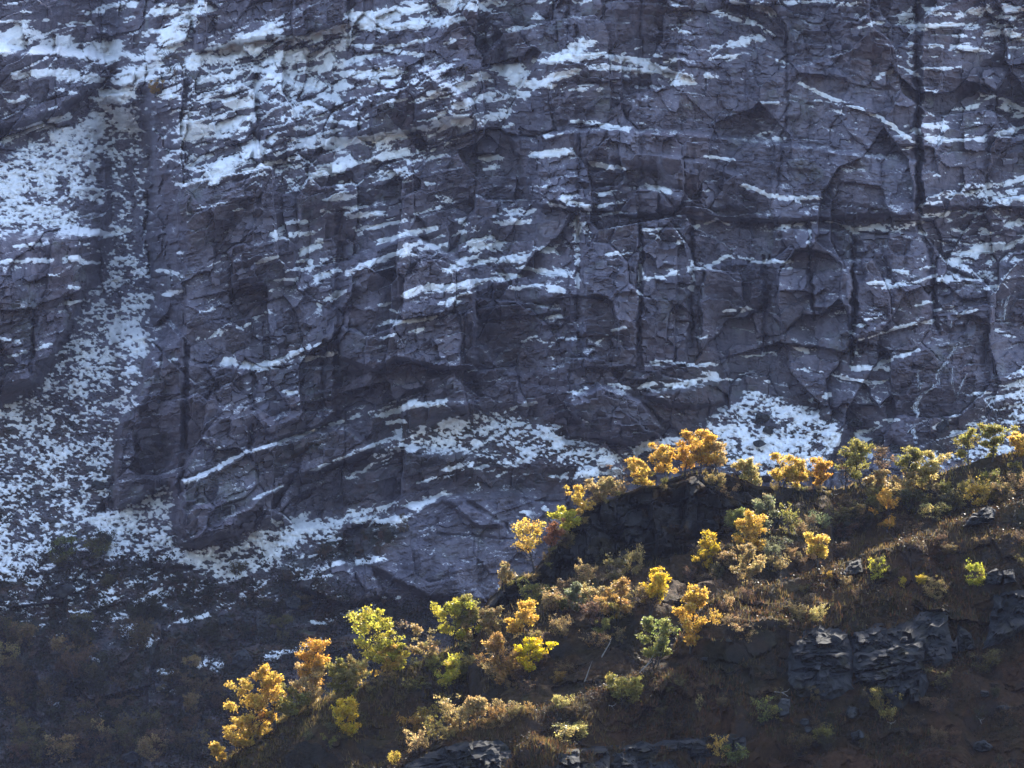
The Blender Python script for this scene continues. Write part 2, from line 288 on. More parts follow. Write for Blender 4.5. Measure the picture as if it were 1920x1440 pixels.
# ------------------------------------------------------------------ the mountainside: painted layout maps
# snow strokes: points in photograph pixels, half width, coverage
SNOW = [
 ([(0,75),(50,65),(100,80),(215,92)],22,.97),([(25,142),(80,135),(150,140),(188,152)],10,.85),([(0,40),(95,38)],5,.85),([(45,24),(98,22)],4,.75),
 ([(110,45),(170,42)],4,.7),([(160,24),(200,14),(250,8)],6,.85),([(8,4),(36,9)],4,.7),([(230,40),(252,36)],6,.6),([(60,120),(110,112)],5,.5),
 ([(372,0),(350,40),(315,80),(290,110),(262,140),(235,165),(200,188)],26,.92),([(290,20),(345,25)],18,.62),([(250,60),(300,55)],12,.5),
 ([(0,255),(60,240),(125,215)],10,.95),([(20,190),(60,188)],5,.6),([(40,180),(70,185)],3,.6),([(100,165),(150,178)],3,.5),([(90,205),(110,200)],2,.7),
 ([(0,60),(10,100)],8,.8),([(5,150),(10,240)],8,.35),([(210,70),(240,110)],10,.5),([(85,95),(95,125)],6,.5),
 ([(25,462),(90,455)],4,.75),([(0,490),(110,487)],4,.65),([(120,485),(182,492)],8,.75),([(142,432),(205,440)],8,.85),([(90,515),(125,522)],3,.6),
 ([(130,537),(162,542)],4,.6),([(130,568),(166,566)],4,.7),([(140,595),(168,602)],6,.7),([(0,635),(36,640)],4,.75),([(15,670),(60,656),(110,643)],3,.85),([(10,685),(26,684)],2,.7),([(25,715),(40,722)],3,.5),
 ([(150,455),(185,470)],6,.5),([(30,500),(60,505)],3,.4),
 ([(365,115),(420,97),(500,75),(515,60)],22,.95),([(370,152),(440,137),(490,130)],11,.8),([(430,165),(480,165),(470,192),(425,192)],14,.82),
 ([(345,240),(400,252),(470,225)],22,.9),([(400,330),(430,310),(482,280)],20,.95),([(325,180),(385,192)],9,.5),([(330,345),(400,332),(480,315),(560,292),(625,262)],7,.75),
 ([(300,215),(350,205)],10,.4),([(420,225),(475,215)],10,.7),([(350,290),(390,300)],10,.55),([(300,300),(330,330)],8,.3),
 ([(655,32),(700,35),(760,20),(850,8),(925,4)],15,.97),([(820,12),(945,8)],8,.75),([(660,52),(720,50),(800,45),(862,35)],8,.85),
 ([(500,72),(560,72),(620,56),(656,46)],8,.9),([(480,102),(505,80)],18,.85),([(665,86),(760,85),(805,74)],4,.85),([(655,113),(700,105),(740,95),(795,107)],4,.9),
 ([(510,115),(560,105),(600,112),(650,75)],18,.95),([(500,150),(560,135),(642,120)],11,.9),([(490,180),(560,165),(640,155)],14,.75),([(640,140),(700,138),(757,133)],8,.95),([(690,156),(752,150)],5,.75),
 ([(550,212),(605,180)],6,.75),([(495,217),(532,195)],4,.7),([(690,190),(705,192)],3,.7),([(718,194),(760,186)],3,.9),([(535,250),(600,225),(685,232)],6,.75),([(540,267),(640,242)],4,.75),
 ([(610,277),(650,263),(720,256),(800,240),(850,225)],11,.97),([(520,292),(580,266),(640,258)],5,.7),([(535,340),(600,325),(645,315)],9,.8),([(540,352),(582,346)],6,.7),
 ([(660,310),(710,296),(762,285)],9,.8),([(640,345),(700,330),(775,322)],13,.6),([(620,372),(700,355)],9,.7),([(490,300),(560,310)],4,.5),
 ([(815,182),(850,167),(905,142),(925,135)],11,.8),([(850,197),(900,186),(965,175)],11,.75),([(850,226),(900,230),(955,210)],11,.92),([(930,130),(985,135)],14,.75),([(960,155),(1005,160)],11,.7),
 ([(900,297),(937,295)],5,.85),([(905,316),(937,310)],3,.85),([(800,345),(838,367)],9,.55),([(815,222),(842,200)],8,.65),([(798,205),(827,215)],6,.65),([(880,242),(962,235)],4,.8),([(830,270),(860,262)],4,.5),([(870,250),(900,246)],4,.6),
 ([(845,75),(870,72)],3,.7),([(830,82),(855,78)],3,.8),([(900,50),(960,55)],4,.5),([(880,62),(950,66)],3,.5),
 ([(960,137),(1000,120),(1060,108),(1130,102),(1190,115),(1240,130),(1280,145),(1297,152)],8,.97),([(960,126),(1035,115)],7,.9),([(1020,147),(1080,135)],9,.95),
 ([(960,150),(1020,158),(1060,165),(1122,168)],7,.82),([(960,170),(988,177)],8,.85),([(1100,126),(1200,132),(1250,142)],7,.6),([(1265,155),(1292,155)],7,.7),([(1130,150),(1215,140)],5,.45),
 ([(1070,86),(1112,82)],9,.92),([(963,56),(1002,48)],5,.92),([(1000,33),(1016,38)],5,.8),([(1045,102),(1062,95)],4,.8),([(1000,4),(1037,5)],4,.8),([(1075,3),(1107,2)],3,.9),
 ([(1190,93),(1202,88)],4,.9),([(1245,116),(1268,110)],4,.9),([(1168,100),(1172,98)],4,.8),([(1215,102),(1245,103)],2,.7),
 ([(1260,16),(1297,28)],6,.7),([(1340,22),(1402,40)],5,.8),([(1372,2),(1440,20),(1452,25)],6,.85),([(1372,80),(1428,70)],9,.8),([(1333,92),(1352,88)],6,.7),([(1330,108),(1382,105)],5,.55),([(1408,45),(1452,65)],6,.6),([(1320,140),(1342,146)],4,.8),([(1262,55),(1290,62)],3,.6),
 ([(1070,228),(1110,228),(1145,238),(1177,243)],4,.95),([(1020,255),(1052,254)],2.5,.9),([(1192,230),(1210,230)],3,.6),([(1000,290),(1073,283)],8,.9),([(1105,305),(1147,315)],6,.8),([(1160,310),(1177,322)],5,.7),([(1120,284),(1140,280)],3,.8),
 ([(1000,345),(1026,350)],4,.6),([(1118,340),(1142,338)],3,.8),([(1390,350),(1410,352),(1440,366),(1480,373),(1542,370)],4,.95),([(1222,350),(1252,356)],6,.55),([(1310,362),(1332,358)],4,.6),([(1322,293),(1377,300)],2.5,.65),([(1425,250),(1445,248)],2.5,.8),([(1450,258),(1475,260)],2.5,.8),
 ([(1420,10),(1452,24)],6,.9),([(1460,5),(1492,3)],3,.85),([(1500,3),(1562,2)],3,.85),([(1570,11),(1622,5)],4,.6),([(1630,42),(1658,42)],3,.9),([(1610,52),(1635,45)],2.5,.7),
 ([(1690,37),(1720,10),(1742,20),(1790,28),(1852,18)],9,.88),([(1885,14),(1922,18)],8,.97),([(1722,51),(1780,45),(1832,50)],6,.8),([(1848,64),(1880,60),(1922,72)],6,.95),([(1870,48),(1902,48)],4,.7),([(1860,30),(1900,32)],4,.5),
 ([(1725,88),(1780,85),(1820,92),(1862,98)],4,.95),([(1712,20),(1707,130)],8,.55),([(1665,116),(1692,105)],3,.75),([(1653,139),(1672,132)],4,.8),([(1638,151),(1652,145)],4,.8),([(1685,122),(1722,140)],3,.85),([(1785,70),(1850,72)],3,.6),
 ([(1728,130),(1805,128)],2.5,.65),([(1728,168),(1758,172)],4,.8),([(1730,108),(1755,106)],3,.6),
 ([(1500,155),(1530,170),(1560,185),(1590,197),(1650,220),(1690,250),(1717,270)],4,.85),([(1535,190),(1575,205)],11,.4),([(1700,238),(1727,246)],5,.9),([(1690,282),(1717,272)],4,.9),
 ([(1728,215),(1747,215)],4,.8),([(1790,205),(1832,200)],5,.7),([(1735,235),(1832,230)],8,.6),([(1740,262),(1850,258),(1922,240)],7,.72),([(1835,180),(1872,183),(1922,207)],5,.8),([(1880,200),(1922,222)],6,.6),
 ([(1730,335),(1777,328)],3,.95),([(1758,372),(1820,352),(1880,345),(1922,335)],8,.7),([(1440,110),(1475,118)],6,.35),([(1430,190),(1470,200)],7,.4),([(1465,120),(1480,160)],5,.3),
 ([(610,376),(650,370),(692,362)],7,.8),([(605,396),(682,385)],6,.7),([(645,406),(700,400),(742,411)],9,.65),([(668,430),(720,420),(765,405)],6,.7),
 ([(513,422),(572,415)],5,.8),([(503,436),(532,430)],5,.7),([(518,447),(570,440),(602,435)],8,.68),([(565,472),(602,455)],10,.82),([(485,491),(522,480)],6,.85),([(520,496),(560,490),(642,485)],5,.8),([(518,516),(602,495)],5,.7),([(513,526),(557,523)],3,.95),([(592,522),(642,505)],5,.85),([(598,567),(642,545)],9,.72),
 ([(708,452),(760,437),(817,428)],5,.95),([(828,442),(872,435)],6,.8),([(650,513),(680,500),(720,485),(767,469)],6,.98),([(788,466),(838,458)],4,.85),([(758,461),(787,455)],3,.85),([(745,480),(780,478)],3,.8),
 ([(775,402),(830,383)],4,.7),([(808,366),(842,378)],6,.6),([(865,415),(900,425),(922,445)],9,.8),([(888,460),(932,455)],14,.92),([(835,506),(870,490),(897,480)],6,.97),([(900,490),(982,485)],7,.88),([(928,402),(982,395)],5,.95),([(930,420),(982,418)],6,.7),
 ([(758,552),(800,536),(860,541),(897,530)],8,.97),([(838,562),(892,546)],4,.8),([(900,526),(962,520)],3,.75),([(923,512),(972,516)],4,.75),([(820,570),(865,562)],3,.6),
 ([(713,573),(732,568)],4,.8),([(738,606),(790,600),(818,597)],5,.82),([(715,634),(742,626)],3,.85),([(768,622),(797,615)],4,.8),([(728,580),(748,586)],3,.75),([(720,605),(730,602)],3,.6),
 ([(480,692),(510,682),(560,660),(577,650)],6,.88),([(578,673),(627,662)],6,.7),([(478,562),(507,545)],5,.6),([(478,596),(500,585)],5,.7),([(590,652),(627,640)],4,.5),([(423,674),(482,688)],7,.8),([(398,626),(432,615)],8,.55),([(438,622),(482,600)],5,.7),([(372,636),(410,628)],5,.5),
 ([(370,391),(432,380)],2.5,.7),([(348,415),(367,421)],4,.7),([(298,506),(332,513)],4,.7),([(313,550),(340,548)],7,.85),([(303,532),(342,522)],4,.6),([(358,592),(402,578)],3,.65),([(298,682),(332,672)],3,.75),([(340,400),(350,396)],3,.5),([(440,395),(455,392)],2.5,.7),([(390,500),(420,490)],3,.4),([(330,470),(345,480)],5,.35),
 ([(960,395),(1002,396)],4,.95),([(1028,383),(1062,391)],4,.85),([(1060,375),(1085,385),(1085,402)],8,.8),([(1090,385),(1107,395)],6,.85),([(1118,366),(1167,362)],5,.7),([(1123,386),(1167,380)],5,.7),([(1128,406),(1162,398)],4,.75),
 ([(960,416),(992,415)],6,.75),([(1083,400),(1083,535)],5,.6),([(1095,420),(1107,440)],8,.6),([(1203,450),(1199,565)],4,.65),([(1295,485),(1300,550)],5,.7),([(1270,440),(1282,462)],6,.6),
 ([(960,482),(1010,470),(1042,470)],8,.7),([(965,500),(1020,510),(1072,515)],6,.6),([(960,541),(1012,535)],4,.75),([(1028,541),(1052,546)],6,.7),([(1140,476),(1182,472)],5,.75),([(1220,440),(1240,450)],4,.5),
 ([(1200,523),(1240,520),(1272,510)],4,.75),([(1318,501),(1350,490),(1366,479),(1420,488),(1462,490)],4,.97),([(1298,506),(1332,502)],3,.85),([(1203,433),(1242,430)],2.5,.75),([(1300,426),(1340,412),(1367,420)],3,.75),([(1262,400),(1287,411)],3,.7),([(1340,410),(1345,408)],3,.6),
 ([(1358,584),(1402,578)],5,.92),([(1022,596),(1052,593)],2.5,.85),([(1148,621),(1177,615)],3,.9),([(1298,632),(1327,629)],4,.65),([(1118,642),(1147,625)],2.5,.65),
 ([(1223,681),(1260,678),(1300,685),(1347,681)],5,.85),([(1198,731),(1230,718),(1260,722),(1300,715),(1342,708)],6,.87),([(1288,700),(1342,703)],5,.65),([(1398,668),(1432,664)],2.5,.85),([(1345,710),(1390,712)],2.5,.7),([(1240,742),(1275,748)],2,.8),
 ([(1133,716),(1177,726)],3,.75),([(1072,737),(1102,728)],2.5,.75),([(978,639),(1002,632)],2.5,.75),([(985,640),(1077,635)],5,.3),([(1030,650),(1040,690)],4,.3),
 ([(1453,427),(1520,416),(1560,416),(1592,427)],3,.88),([(1598,431),(1650,425),(1690,426),(1727,414)],5,.85),([(1723,430),(1737,438)],5,.8),([(1515,430),(1517,502)],4,.6),([(1455,440),(1460,472)],3,.5),
 ([(1420,490),(1477,491)],4,.93),([(1550,455),(1572,472)],4,.45),([(1465,503),(1485,503)],2.5,.7),([(1728,388),(1780,366),(1842,360)],8,.75),([(1738,403),(1777,400)],4,.85),([(1798,400),(1832,412)],9,.5),([(1850,366),(1922,370)],13,.6),
 ([(1748,441),(1772,457)],6,.6),([(1788,492),(1820,472),(1852,462)],9,.93),([(1850,471),(1890,459),(1922,448)],8,.88),([(1768,480),(1782,492)],6,.6),([(1838,430),(1857,436)],5,.7),([(1870,412),(1922,425)],5,.5),
 ([(1668,506),(1702,511)],5,.75),([(1728,504),(1752,500)],5,.8),([(1688,531),(1722,525)],4,.7),([(1653,541),(1720,530),(1752,515)],2.5,.92),([(1758,526),(1792,520)],7,.8),([(1633,531),(1662,530)],5,.65),([(1848,541),(1872,538)],5,.95),([(1820,482),(1872,502)],9,.5),([(1700,575),(1760,566)],3,.6),
 ([(1600,642),(1650,626),(1700,610),(1752,602)],3.2,.97),([(1596,620),(1606,662)],5,.7),([(1753,582),(1787,575)],3,.85),([(1798,590),(1832,580)],3,.95),([(1598,610),(1622,608)],3,.7),([(1625,600),(1660,592)],2.5,.6),
 ([(1598,690),(1662,692)],5,.65),([(1648,682),(1700,665),(1722,655)],3,.85),([(1483,650),(1512,657)],4,.75),([(1573,706),(1622,716)],6,.65),([(1638,716),(1667,712)],3,.8),([(1840,560),(1872,572)],4,.5),([(1870,620),(1902,632)],4,.4),([(1430,660),(1455,665)],2.5,.6),([(1500,690),(1580,705)],3,.4),
 ([(348,906),(400,880),(467,845)],3.6,.85),([(480,846),(560,816),(642,788)],2.6,.92),([(480,934),(532,912)],2.6,.85),([(562,893),(622,865)],3,.8),([(625,866),(722,825)],4.5,.72),([(652,896),(700,870),(742,855)],4.5,.6),([(405,842),(420,838)],2.5,.7),([(440,815),(470,808)],3,.5),([(530,735),(552,735)],2,.7),([(558,735),(560,765)],2.5,.6),([(575,752),(590,750)],2,.7),([(600,745),(622,742)],4,.6),
 ([(658,782),(720,770),(742,750)],6,.6),([(718,777),(780,760),(837,756)],6,.92),([(728,792),(762,790)],4,.75),([(700,745),(745,752)],3,.6),([(1010,800),(1040,805)],4,.5),
 ([(708,852),(782,832)],13,.6),([(838,880),(900,873),(962,892)],8,.7),([(785,906),(852,890)],6,.6),([(1038,890),(1162,885)],12,.62),([(1128,870),(1232,832)],13,.68),([(885,905),(900,912)],3,.7),
 ([(648,962),(750,945),(790,950),(832,920)],8,.6),([(668,977),(762,975)],6,.6),([(1238,832),(1312,815)],8,.7),([(1388,700),(1442,716)],3,.7),([(1518,747),(1557,740)],5,.65),([(960,765),(1005,755)],5,.85),([(955,785),(1000,775)],4,.7),([(1060,760),(1100,790)],3,.4),([(975,960),(990,962)],3,.7),([(1020,950),(1025,955)],4,.8),
 ([(1608,812),(1652,800)],4,.75),([(1638,792),(1682,785)],3,.75),([(1750,802),(1792,780)],4,.75),([(1608,822),(1662,828)],3,.8),([(1625,855),(1700,862)],4,.6),([(1720,870),(1790,850)],6,.6),([(1820,740),(1860,735)],3,.7),
 ([(185,1132),(227,1120)],8,.68),([(258,1132),(302,1100)],7,.78),([(235,1180),(272,1202)],14,.58),([(348,1162),(387,1155)],8,.6),([(370,1240),(412,1250)],10,.55),([(300,1258),(325,1262)],5,.65),([(163,1330),(192,1340)],6,.65),([(83,1312),(112,1322)],7,.5),([(588,1168),(620,1160),(680,1140),(742,1120)],8,.58),([(500,1232),(560,1215),(602,1205)],8,.58),([(100,1170),(125,1162)],5,.5),([(60,1135),(80,1138)],4,.5),([(165,1232),(185,1240)],4,.6),([(395,1130),(415,1125)],4,.5),([(300,1290),(330,1295)],5,.4),([(560,1045),(600,1040)],4,.6),([(600,1070),(640,1055)],3,.7),([(560,1085),(620,1078)],2.5,.7),([(670,1055),(720,1045)],4,.5),
]
SNOW_POLY = [
 ([(0,300),(130,232),(200,190),(262,210),(265,260),(200,270),(190,330),(200,372),(150,400),(140,427),(60,432),(0,442),(-300,460),(-300,330)],.80,18),
 ([(195,270),(275,250),(275,450),(285,520),(292,560),(282,640),(275,700),(250,762),(225,802),(212,830),(208,930),(150,1010),(150,1050),(0,1095),(-300,1120),(-300,800),(0,758),(70,722),(110,652),(140,602),(165,547),(190,512),(205,452),(200,382)],.57,18),
 ([(150,962),(215,957),(250,937),(320,902),(326,962),(320,1012),(365,1027),(430,1012),(520,972),(560,966),(642,976),(650,1000),(600,1020),(540,1040),(525,1062),(500,1078),(420,1092),(380,1068),(320,1060),(265,1062),(170,1040)],.74,18),
 ([(775,802),(840,777),(900,772),(960,757),(1000,792),(1050,802),(1060,832),(1130,837),(1160,872),(1060,880),(1000,870),(960,885),(930,870),(880,850),(780,837),(720,847),(715,832)],.78,16),
 ([(1400,730),(1440,737),(1480,762),(1530,777),(1587,802),(1570,842),(1540,875),(1500,890),(1440,895),(1370,890),(1350,842),(1308,802),(1350,772),(1390,757)],.78,14),
 ([(2200,600),(1920,692),(1890,712),(1850,752),(1800,792),(1750,832),(1700,862),(1780,880),(1920,860),(2200,840)],.55,20),
 ([(-300,1060),(0,1085),(150,1040),(200,1085),(130,1125),(0,1130),(-300,1130)],.42,30),
 ([(-200,1040),(150,1020),(330,1040),(560,1040),(640,1100),(420,1170),(200,1210),(-200,1190)],.30,60),
 ([(300,60),(345,90),(330,240),(275,250),(230,230),(230,170)],.45,24),
 ([(1730,0),(2200,0),(2200,110),(1730,110)],.22,20),([(1780,340),(2200,330),(2200,560),(1850,560),(1760,470)],.25,30),
 ([(300,100),(620,60),(640,330),(300,340)],.42,30),([(620,120),(860,120),(820,330),(620,330)],.24,30),
]
NEG = [([(248,312),(256,470)],9,.6),([(230,275),(262,300)],14,.35),([(180,300),(205,312)],10,.5),([(150,385),(190,392)],10,.8),([(1430,790),(1445,800)],12,.9),([(120,1035),(170,1050)],14,.6),([(60,940),(90,960)],10,.4),([(470,1075),(500,1060)],10,.5),([(920,842),(960,850)],12,.7),([(1000,868),(1040,862)],12,.6),([(265,1065),(300,1030)],10,.6)]
cov = np.zeros(RUU.shape); thin = np.zeros(RUU.shape)
for pts, c, bl in SNOW_POLY: cov = np.maximum(cov, c * .84 * poly_mask(pts, bl))
scree = np.clip(cov * 2.2, 0, 1) * (poly_mask([(-300,170),(300,170),(275,440),(320,900),(340,1030),(640,960),(720,820),(960,750),(1200,820),(1320,780),(1400,720),(1600,790),(1720,850),(2200,580),(2200,1560),(-300,1560)], 30))
for pts, wd, c in SNOW:
    stroke(cov, pts, max(wd, 2.6), c); stroke(thin, pts, max(wd * 1.5, 5), c)
neg = np.zeros(RUU.shape)
for pts, wd, c in NEG: stroke(neg, pts, wd, c)
cov = np.clip(cov * 1.16, 0, 1.04) * (1 - neg)

# slope: metres of depth gained per pixel going up
sl_ = np.full(RUU.shape, 0.021)
def setslope(pts, val, bl=24):
    global sl_
    m = poly_mask(pts, bl); sl_ = sl_ * (1 - m) + val * m
setslope([(280,60),(640,20),(900,0),(900,60),(640,330),(280,340)], .042, 40)
setslope([(-300,60),(230,60),(-0,300),(-300,300)], .040, 40)
setslope([(205,180),(370,-80),(240,-80),(60,240),(-300,300),(-300,450),(195,440),(165,540),(60,725),(-300,800),(-300,1120),(150,1060),(215,950),(225,800),(285,650),(283,480),(275,250)], .066, 14)
setslope([(-300,1020),(150,1000),(215,955),(320,905),(330,1020),(370,1030),(540,965),(700,960),(640,1060),(760,1130),(1000,1140),(2260,1140),(2260,1560),(-300,1560)], .080, 30)
setslope([(715,835),(840,775),(960,755),(1060,830),(1160,870),(1000,900),(780,870)], .062, 20)
setslope([(1310,800),(1400,728),(1480,760),(1590,800),(1540,880),(1350,890)], .070, 14)
setslope([(2260,560),(1890,712),(1750,832),(1700,870),(2260,900)], .064, 24)
setslope([(720,960),(850,900),(1000,930),(1000,1100),(900,1130),(720,1080)], .044, 30)
sl_ = sl_ + 0.05 * np.clip(thin - 0.35, 0, 1) * (1 - scree)
# depth grows upward from the valley
dep = np.cumsum(sl_[::-1] * RST, 0)[::-1]
# ledges: take the column to column drift of the integral out, keep the local relief
dep = 328 + dep
lo = box_blur(dep, 10)
edge_keep = poly_mask([(200,150),(300,150),(300,1000),(200,1000)], 20)
dep = dep * edge_keep + (1 - edge_keep) * (0.5 * dep + 0.5 * lo)
PLATES = [
 ([(285,560),(345,640),(345,985),(320,905),(215,955),(212,900),(225,800),(260,720),(280,640)],3.0,5),([(350,680),(480,690),(640,690),(640,780),(500,835),(345,900)],2.0,6),
 ([(345,905),(465,848),(640,795),(700,840),(560,895),(420,1000),(340,1025),(328,985)],4.5,6),([(335,1020),(530,915),(560,905),(540,960),(430,1005),(365,1027)],2.0,5),
 ([(645,520),(660,480),(770,440),(880,500),(893,560),(893,690),(820,688),(740,670),(700,695),(640,672)],5.0,4),([(655,115),(760,108),(800,130),(870,180),(845,228),(640,262),(640,140)],2.8,8),
 ([(800,132),(870,115),(935,130),(860,158),(825,175)],1.5,6),([(960,260),(1100,240),(1300,250),(1720,300),(1720,402),(1450,412),(1180,402),(1000,385)],2.6,4),
 ([(1090,400),(1195,400),(1195,690),(1095,690)],1.4,3),([(1205,430),(1290,430),(1290,680),(1205,700)],1.0,3),([(1320,500),(1430,490),(1430,575),(1375,600),(1310,660)],2.2,3),([(1450,430),(1595,430),(1595,660),(1450,640)],1.7,3),
 ([(1452,505),(1515,505),(1515,548),(1455,545)],1.2,2),([(1525,515),(1595,500),(1595,575),(1530,580)],1.0,2),([(1605,440),(1735,440),(1750,600),(1605,640)],1.2,4),
 ([(1732,-60),(2200,-60),(2200,400),(1732,385)],2.2,3),([(490,130),(640,190),(620,280),(480,300)],1.6,5),([(900,590),(1050,560),(1080,600),(1060,690),(960,700),(900,640)],-2.2,8),
 ([(895,560),(1000,570),(1060,585),(960,590),(900,600)],1.5,3),([(640,700),(900,700),(900,750),(640,760)],-1.6,8),([(1060,745),(1130,725),(1200,750),(1240,800),(1190,832),(1100,817)],3.2,6),([(1210,740),(1350,715),(1362,757),(1260,762)],2.6,5),
 ([(560,1100),(620,1050),(700,1070),(716,1120),(640,1135)],3.0,6),([(740,960),(830,930),(960,920),(1010,980),(1010,1080),(950,1130),(800,1120),(690,1060)],2.6,10),([(820,930),(900,925),(950,985),(900,990)],1.5,6),
 ([(1600,700),(1760,640),(1840,620),(1840,760),(1700,840),(1600,780)],1.0,10),([(-300,440),(190,440),(165,540),(130,620),(60,720),(-300,760)],7,10),([(-300,90),(-300,250),(0,245),(110,215),(200,150),(215,110),(100,95)],4,10),
 ([(1240,290),(1310,300),(1390,330),(1390,390),(1240,395)],1.4,4),([(1150,300),(1240,320),(1280,360),(1180,350)],-2,8),([(370,-40),(650,-40),(652,38),(540,70),(430,82),(365,96)],3.5,4),
]
for pts, d, bl in PLATES: dep = dep - 1.9 * d * poly_mask(pts, bl)
side = sst(180, 260, RVV) * (1 - sst(560, 720, RVV))
dep = dep + 10 * 1.6 * side * (1 - sst(278, 352, RUU)) * sst(150, 265, RUU)
CRACKS = [([(1721,-40),(1722,250),(1718,420),(1745,480),(1752,560),(1757,622)],5,3.0),([(1085,390),(1084,640)],3.5,1.6),([(1200,420),(1200,640)],3.5,1.4),([(1300,430),(1296,652)],3.5,1.5),([(1600,430),(1597,690)],5,2.2),([(1433,480),(1432,660)],3,1.6),
 ([(1516,420),(1527,600)],3,1.4),([(345,640),(345,800),(335,1000)],6,3.2),([(475,690),(472,860)],4,1.8),([(638,400),(632,780)],7,2.6),([(893,530),(892,690)],4,1.5),([(283,250),(275,440),(290,560)],6,2.5),([(480,140),(474,300)],3.5,1.6),([(935,72),(937,128)],9,1.8),
 ([(905,80),(905,120)],7,1.2),([(780,590),(780,660)],2.5,.8),([(870,590),(872,670)],2.5,.8),([(1068,-30),(1066,60)],4,1.2),([(1475,60),(1478,200),(1455,360)],3,.8),([(1090,230),(1080,300)],4,.9),([(655,40),(655,110)],4,1.6),([(610,640),(600,780)],4,1.2),([(860,500),(790,470)],2,.5),
 ([(1610,460),(1612,520)],8,1.2),([(1700,455),(1700,500)],3,.8),([(1660,450),(1665,520)],3,.8),([(1760,500),(1850,530)],4,1.2),([(1440,545),(1436,560)],8,1.5),([(70,450),(60,720)],4,1.2),([(185,440),(190,560)],5,1.5),([(125,560),(128,640)],4,.9),([(820,1000),(960,1010)],2,.5),([(860,930),(950,985)],4,1.4)]
crk = np.zeros(RUU.shape)
for pts, wd, d in CRACKS: stroke(crk, pts, wd * 2.2, d, .45)
dep = dep + 1.7 * crk * np.clip(2.2 * fbm(RUU / 40, RVV / 34, 3, 18) - .35, .35, 1.2)
veg = np.zeros(RUU.shape)
for pts, c, bl in [([(560,1060),(610,1000),(690,985),(765,975),(765,1010),(690,1060)],.95,24),([(-300,1110),(150,1050),(330,1060),(420,1095),(560,1060),(700,1130),(900,1140),(2260,1150),(2260,1560),(-300,1560)],.9,40),([(-300,640),(70,730),(200,800),(215,950),(330,1020),(640,980),(620,1080),(0,1120),(-300,1120)],.5,40),
  ([(350,900),(470,850),(640,800),(640,830),(470,890),(370,930)],.55,16),([(690,770),(960,760),(1160,860),(1120,910),(900,920),(690,870)],.55,30),([(640,890),(740,850),(720,930),(640,950)],.4,20),([(1180,690),(1480,690),(1580,780),(1580,900),(1180,900)],.4,40),([(1290,620),(1330,620),(1330,690),(1290,690)],.5,16),([(490,640),(640,640),(640,720),(480,720)],.35,24),([(2260,640),(1850,740),(1700,860),(2260,900)],.45,40)]:
    veg = np.maximum(veg, c * poly_mask(pts, bl))

def spaced(*segs):
    out = []
    for a, b, n in segs: out.append(np.linspace(a, b, n, endpoint=False))
    return np.concatenate(out)
cu = np.append(spaced((-290, -20, 50), (-20, 1940, 925), (1940, 2240, 55)), 2240.0)
cv = np.append(spaced((-170, -20, 40), (-20, 1150, 585), (1150, 1530, 150)), 1530.0)
UU, VV = np.meshgrid(cu, cv)
wq = 13 * (fbm(UU / 44, VV / 30, 3, 13) - .5) + 7 * (fbm(UU / 11, VV / 9, 2, 14) - .5)
D = rsample(dep, UU + wq, VV + .6 * wq); wr = 6 * (fbm(UU / 17, VV / 13, 3, 15) - .5); ws = 6 * (fbm(UU / 15, VV / 12, 3, 16) - .5)
C = rsample(cov, UU + wq * .5 + 1.6 * wr, VV + ws) * (0.56 + .58 * np.clip((fbm(UU / 30, VV / 18, 3, 17) - .5) * 3.2 + .5, 0, 1) * (1 + .0 * UU) + .16 * np.clip((fbm(UU / 120, VV / 80, 2, 19) - .5) * 3 + .5, 0, 1)); SC = rsample(scree, UU, VV); VG = rsample(veg, UU, VV)
# bedding planes: rise to the right on the left half, arch over and fall on the right
uu1 = np.arange(-400, 2400, 10.0)
sp = 0.27 * (1 - sst(780, 1080, uu1)) - 0.10 * sst(1120, 1300, uu1) * (1 - sst(1640, 1760, uu1)) + 0.12 * sst(1740, 1850, uu1)
offs = np.concatenate([[0], np.cumsum(sp[:-1] * 10)])
BD = VV + np.interp(UU, uu1, offs)
wu = UU + 26 * (fbm(UU / 90, VV / 90, 3, 11) - .5); wb = BD + 22 * (fbm(UU / 110, VV / 80, 3, 12) - .5)
soft = np.clip(rsample(box_blur(poly_mask([(720,960),(850,900),(1010,930),(1010,1110),(900,1130),(720,1080)], 20) + 0.75 * poly_mask([(1290,60),(1700,90),(1700,390),(1400,380),(1290,250)], 60), 4), UU, VV), 0, 1)
hard = (1 - 0.75 * soft) * (1 - 0.9 * SC) * (1 - 0.55 * sst(1080, 1160, VV))
f0, e0 = facets(wu / 190 + .2, VV / 230 + .001 * UU, 22, 1.2); f1, e1 = facets(wu / 100 + .3, wb / 118, 21, 1.3); f2, e2 = facets(wu / 44, wb / 40, 31, 1.6); f3, e3 = facets(wu / 19, wb / 13, 41, 1.8); f4, e4 = facets(wu / 8.5, wb / 5.5, 51, 1.8)
rel = 8.5 * f0 + 5.2 * f1 + 1.9 * f2 * (0.35 + 1.3 * fbm(UU / 160, VV / 160, 2, 5)) + 0.85 * f3 * (0.04 + 1.5 * np.clip(fbm(UU / 90, VV / 90, 2, 6) * 2 - .5, 0, 1)) + 0.30 * f4 * (0.04 + 1.3 * np.clip(fbm(UU / 70, VV / 60, 2, 7) * 2 - .5, 0, 1))
rel += 1.1 * np.exp(-(e1 / 0.03) ** 2) * np.clip(fbm(UU / 60, VV / 60, 2, 61) * 2.4 - .9, 0, 1)
lay = fbm(wb / 24, wu / 220, 3, 71) - .5
rel += 0.9 * lay * (0.3 + fbm(UU / 200, VV / 200, 2, 72))
D = D + rel * hard
D += soft * (2.0 * (ridged(wu / 46, wb / 26, 4, 81) - .5) + 0.5 * (fbm(wu / 9, wb / 5, 3, 83) - .5))
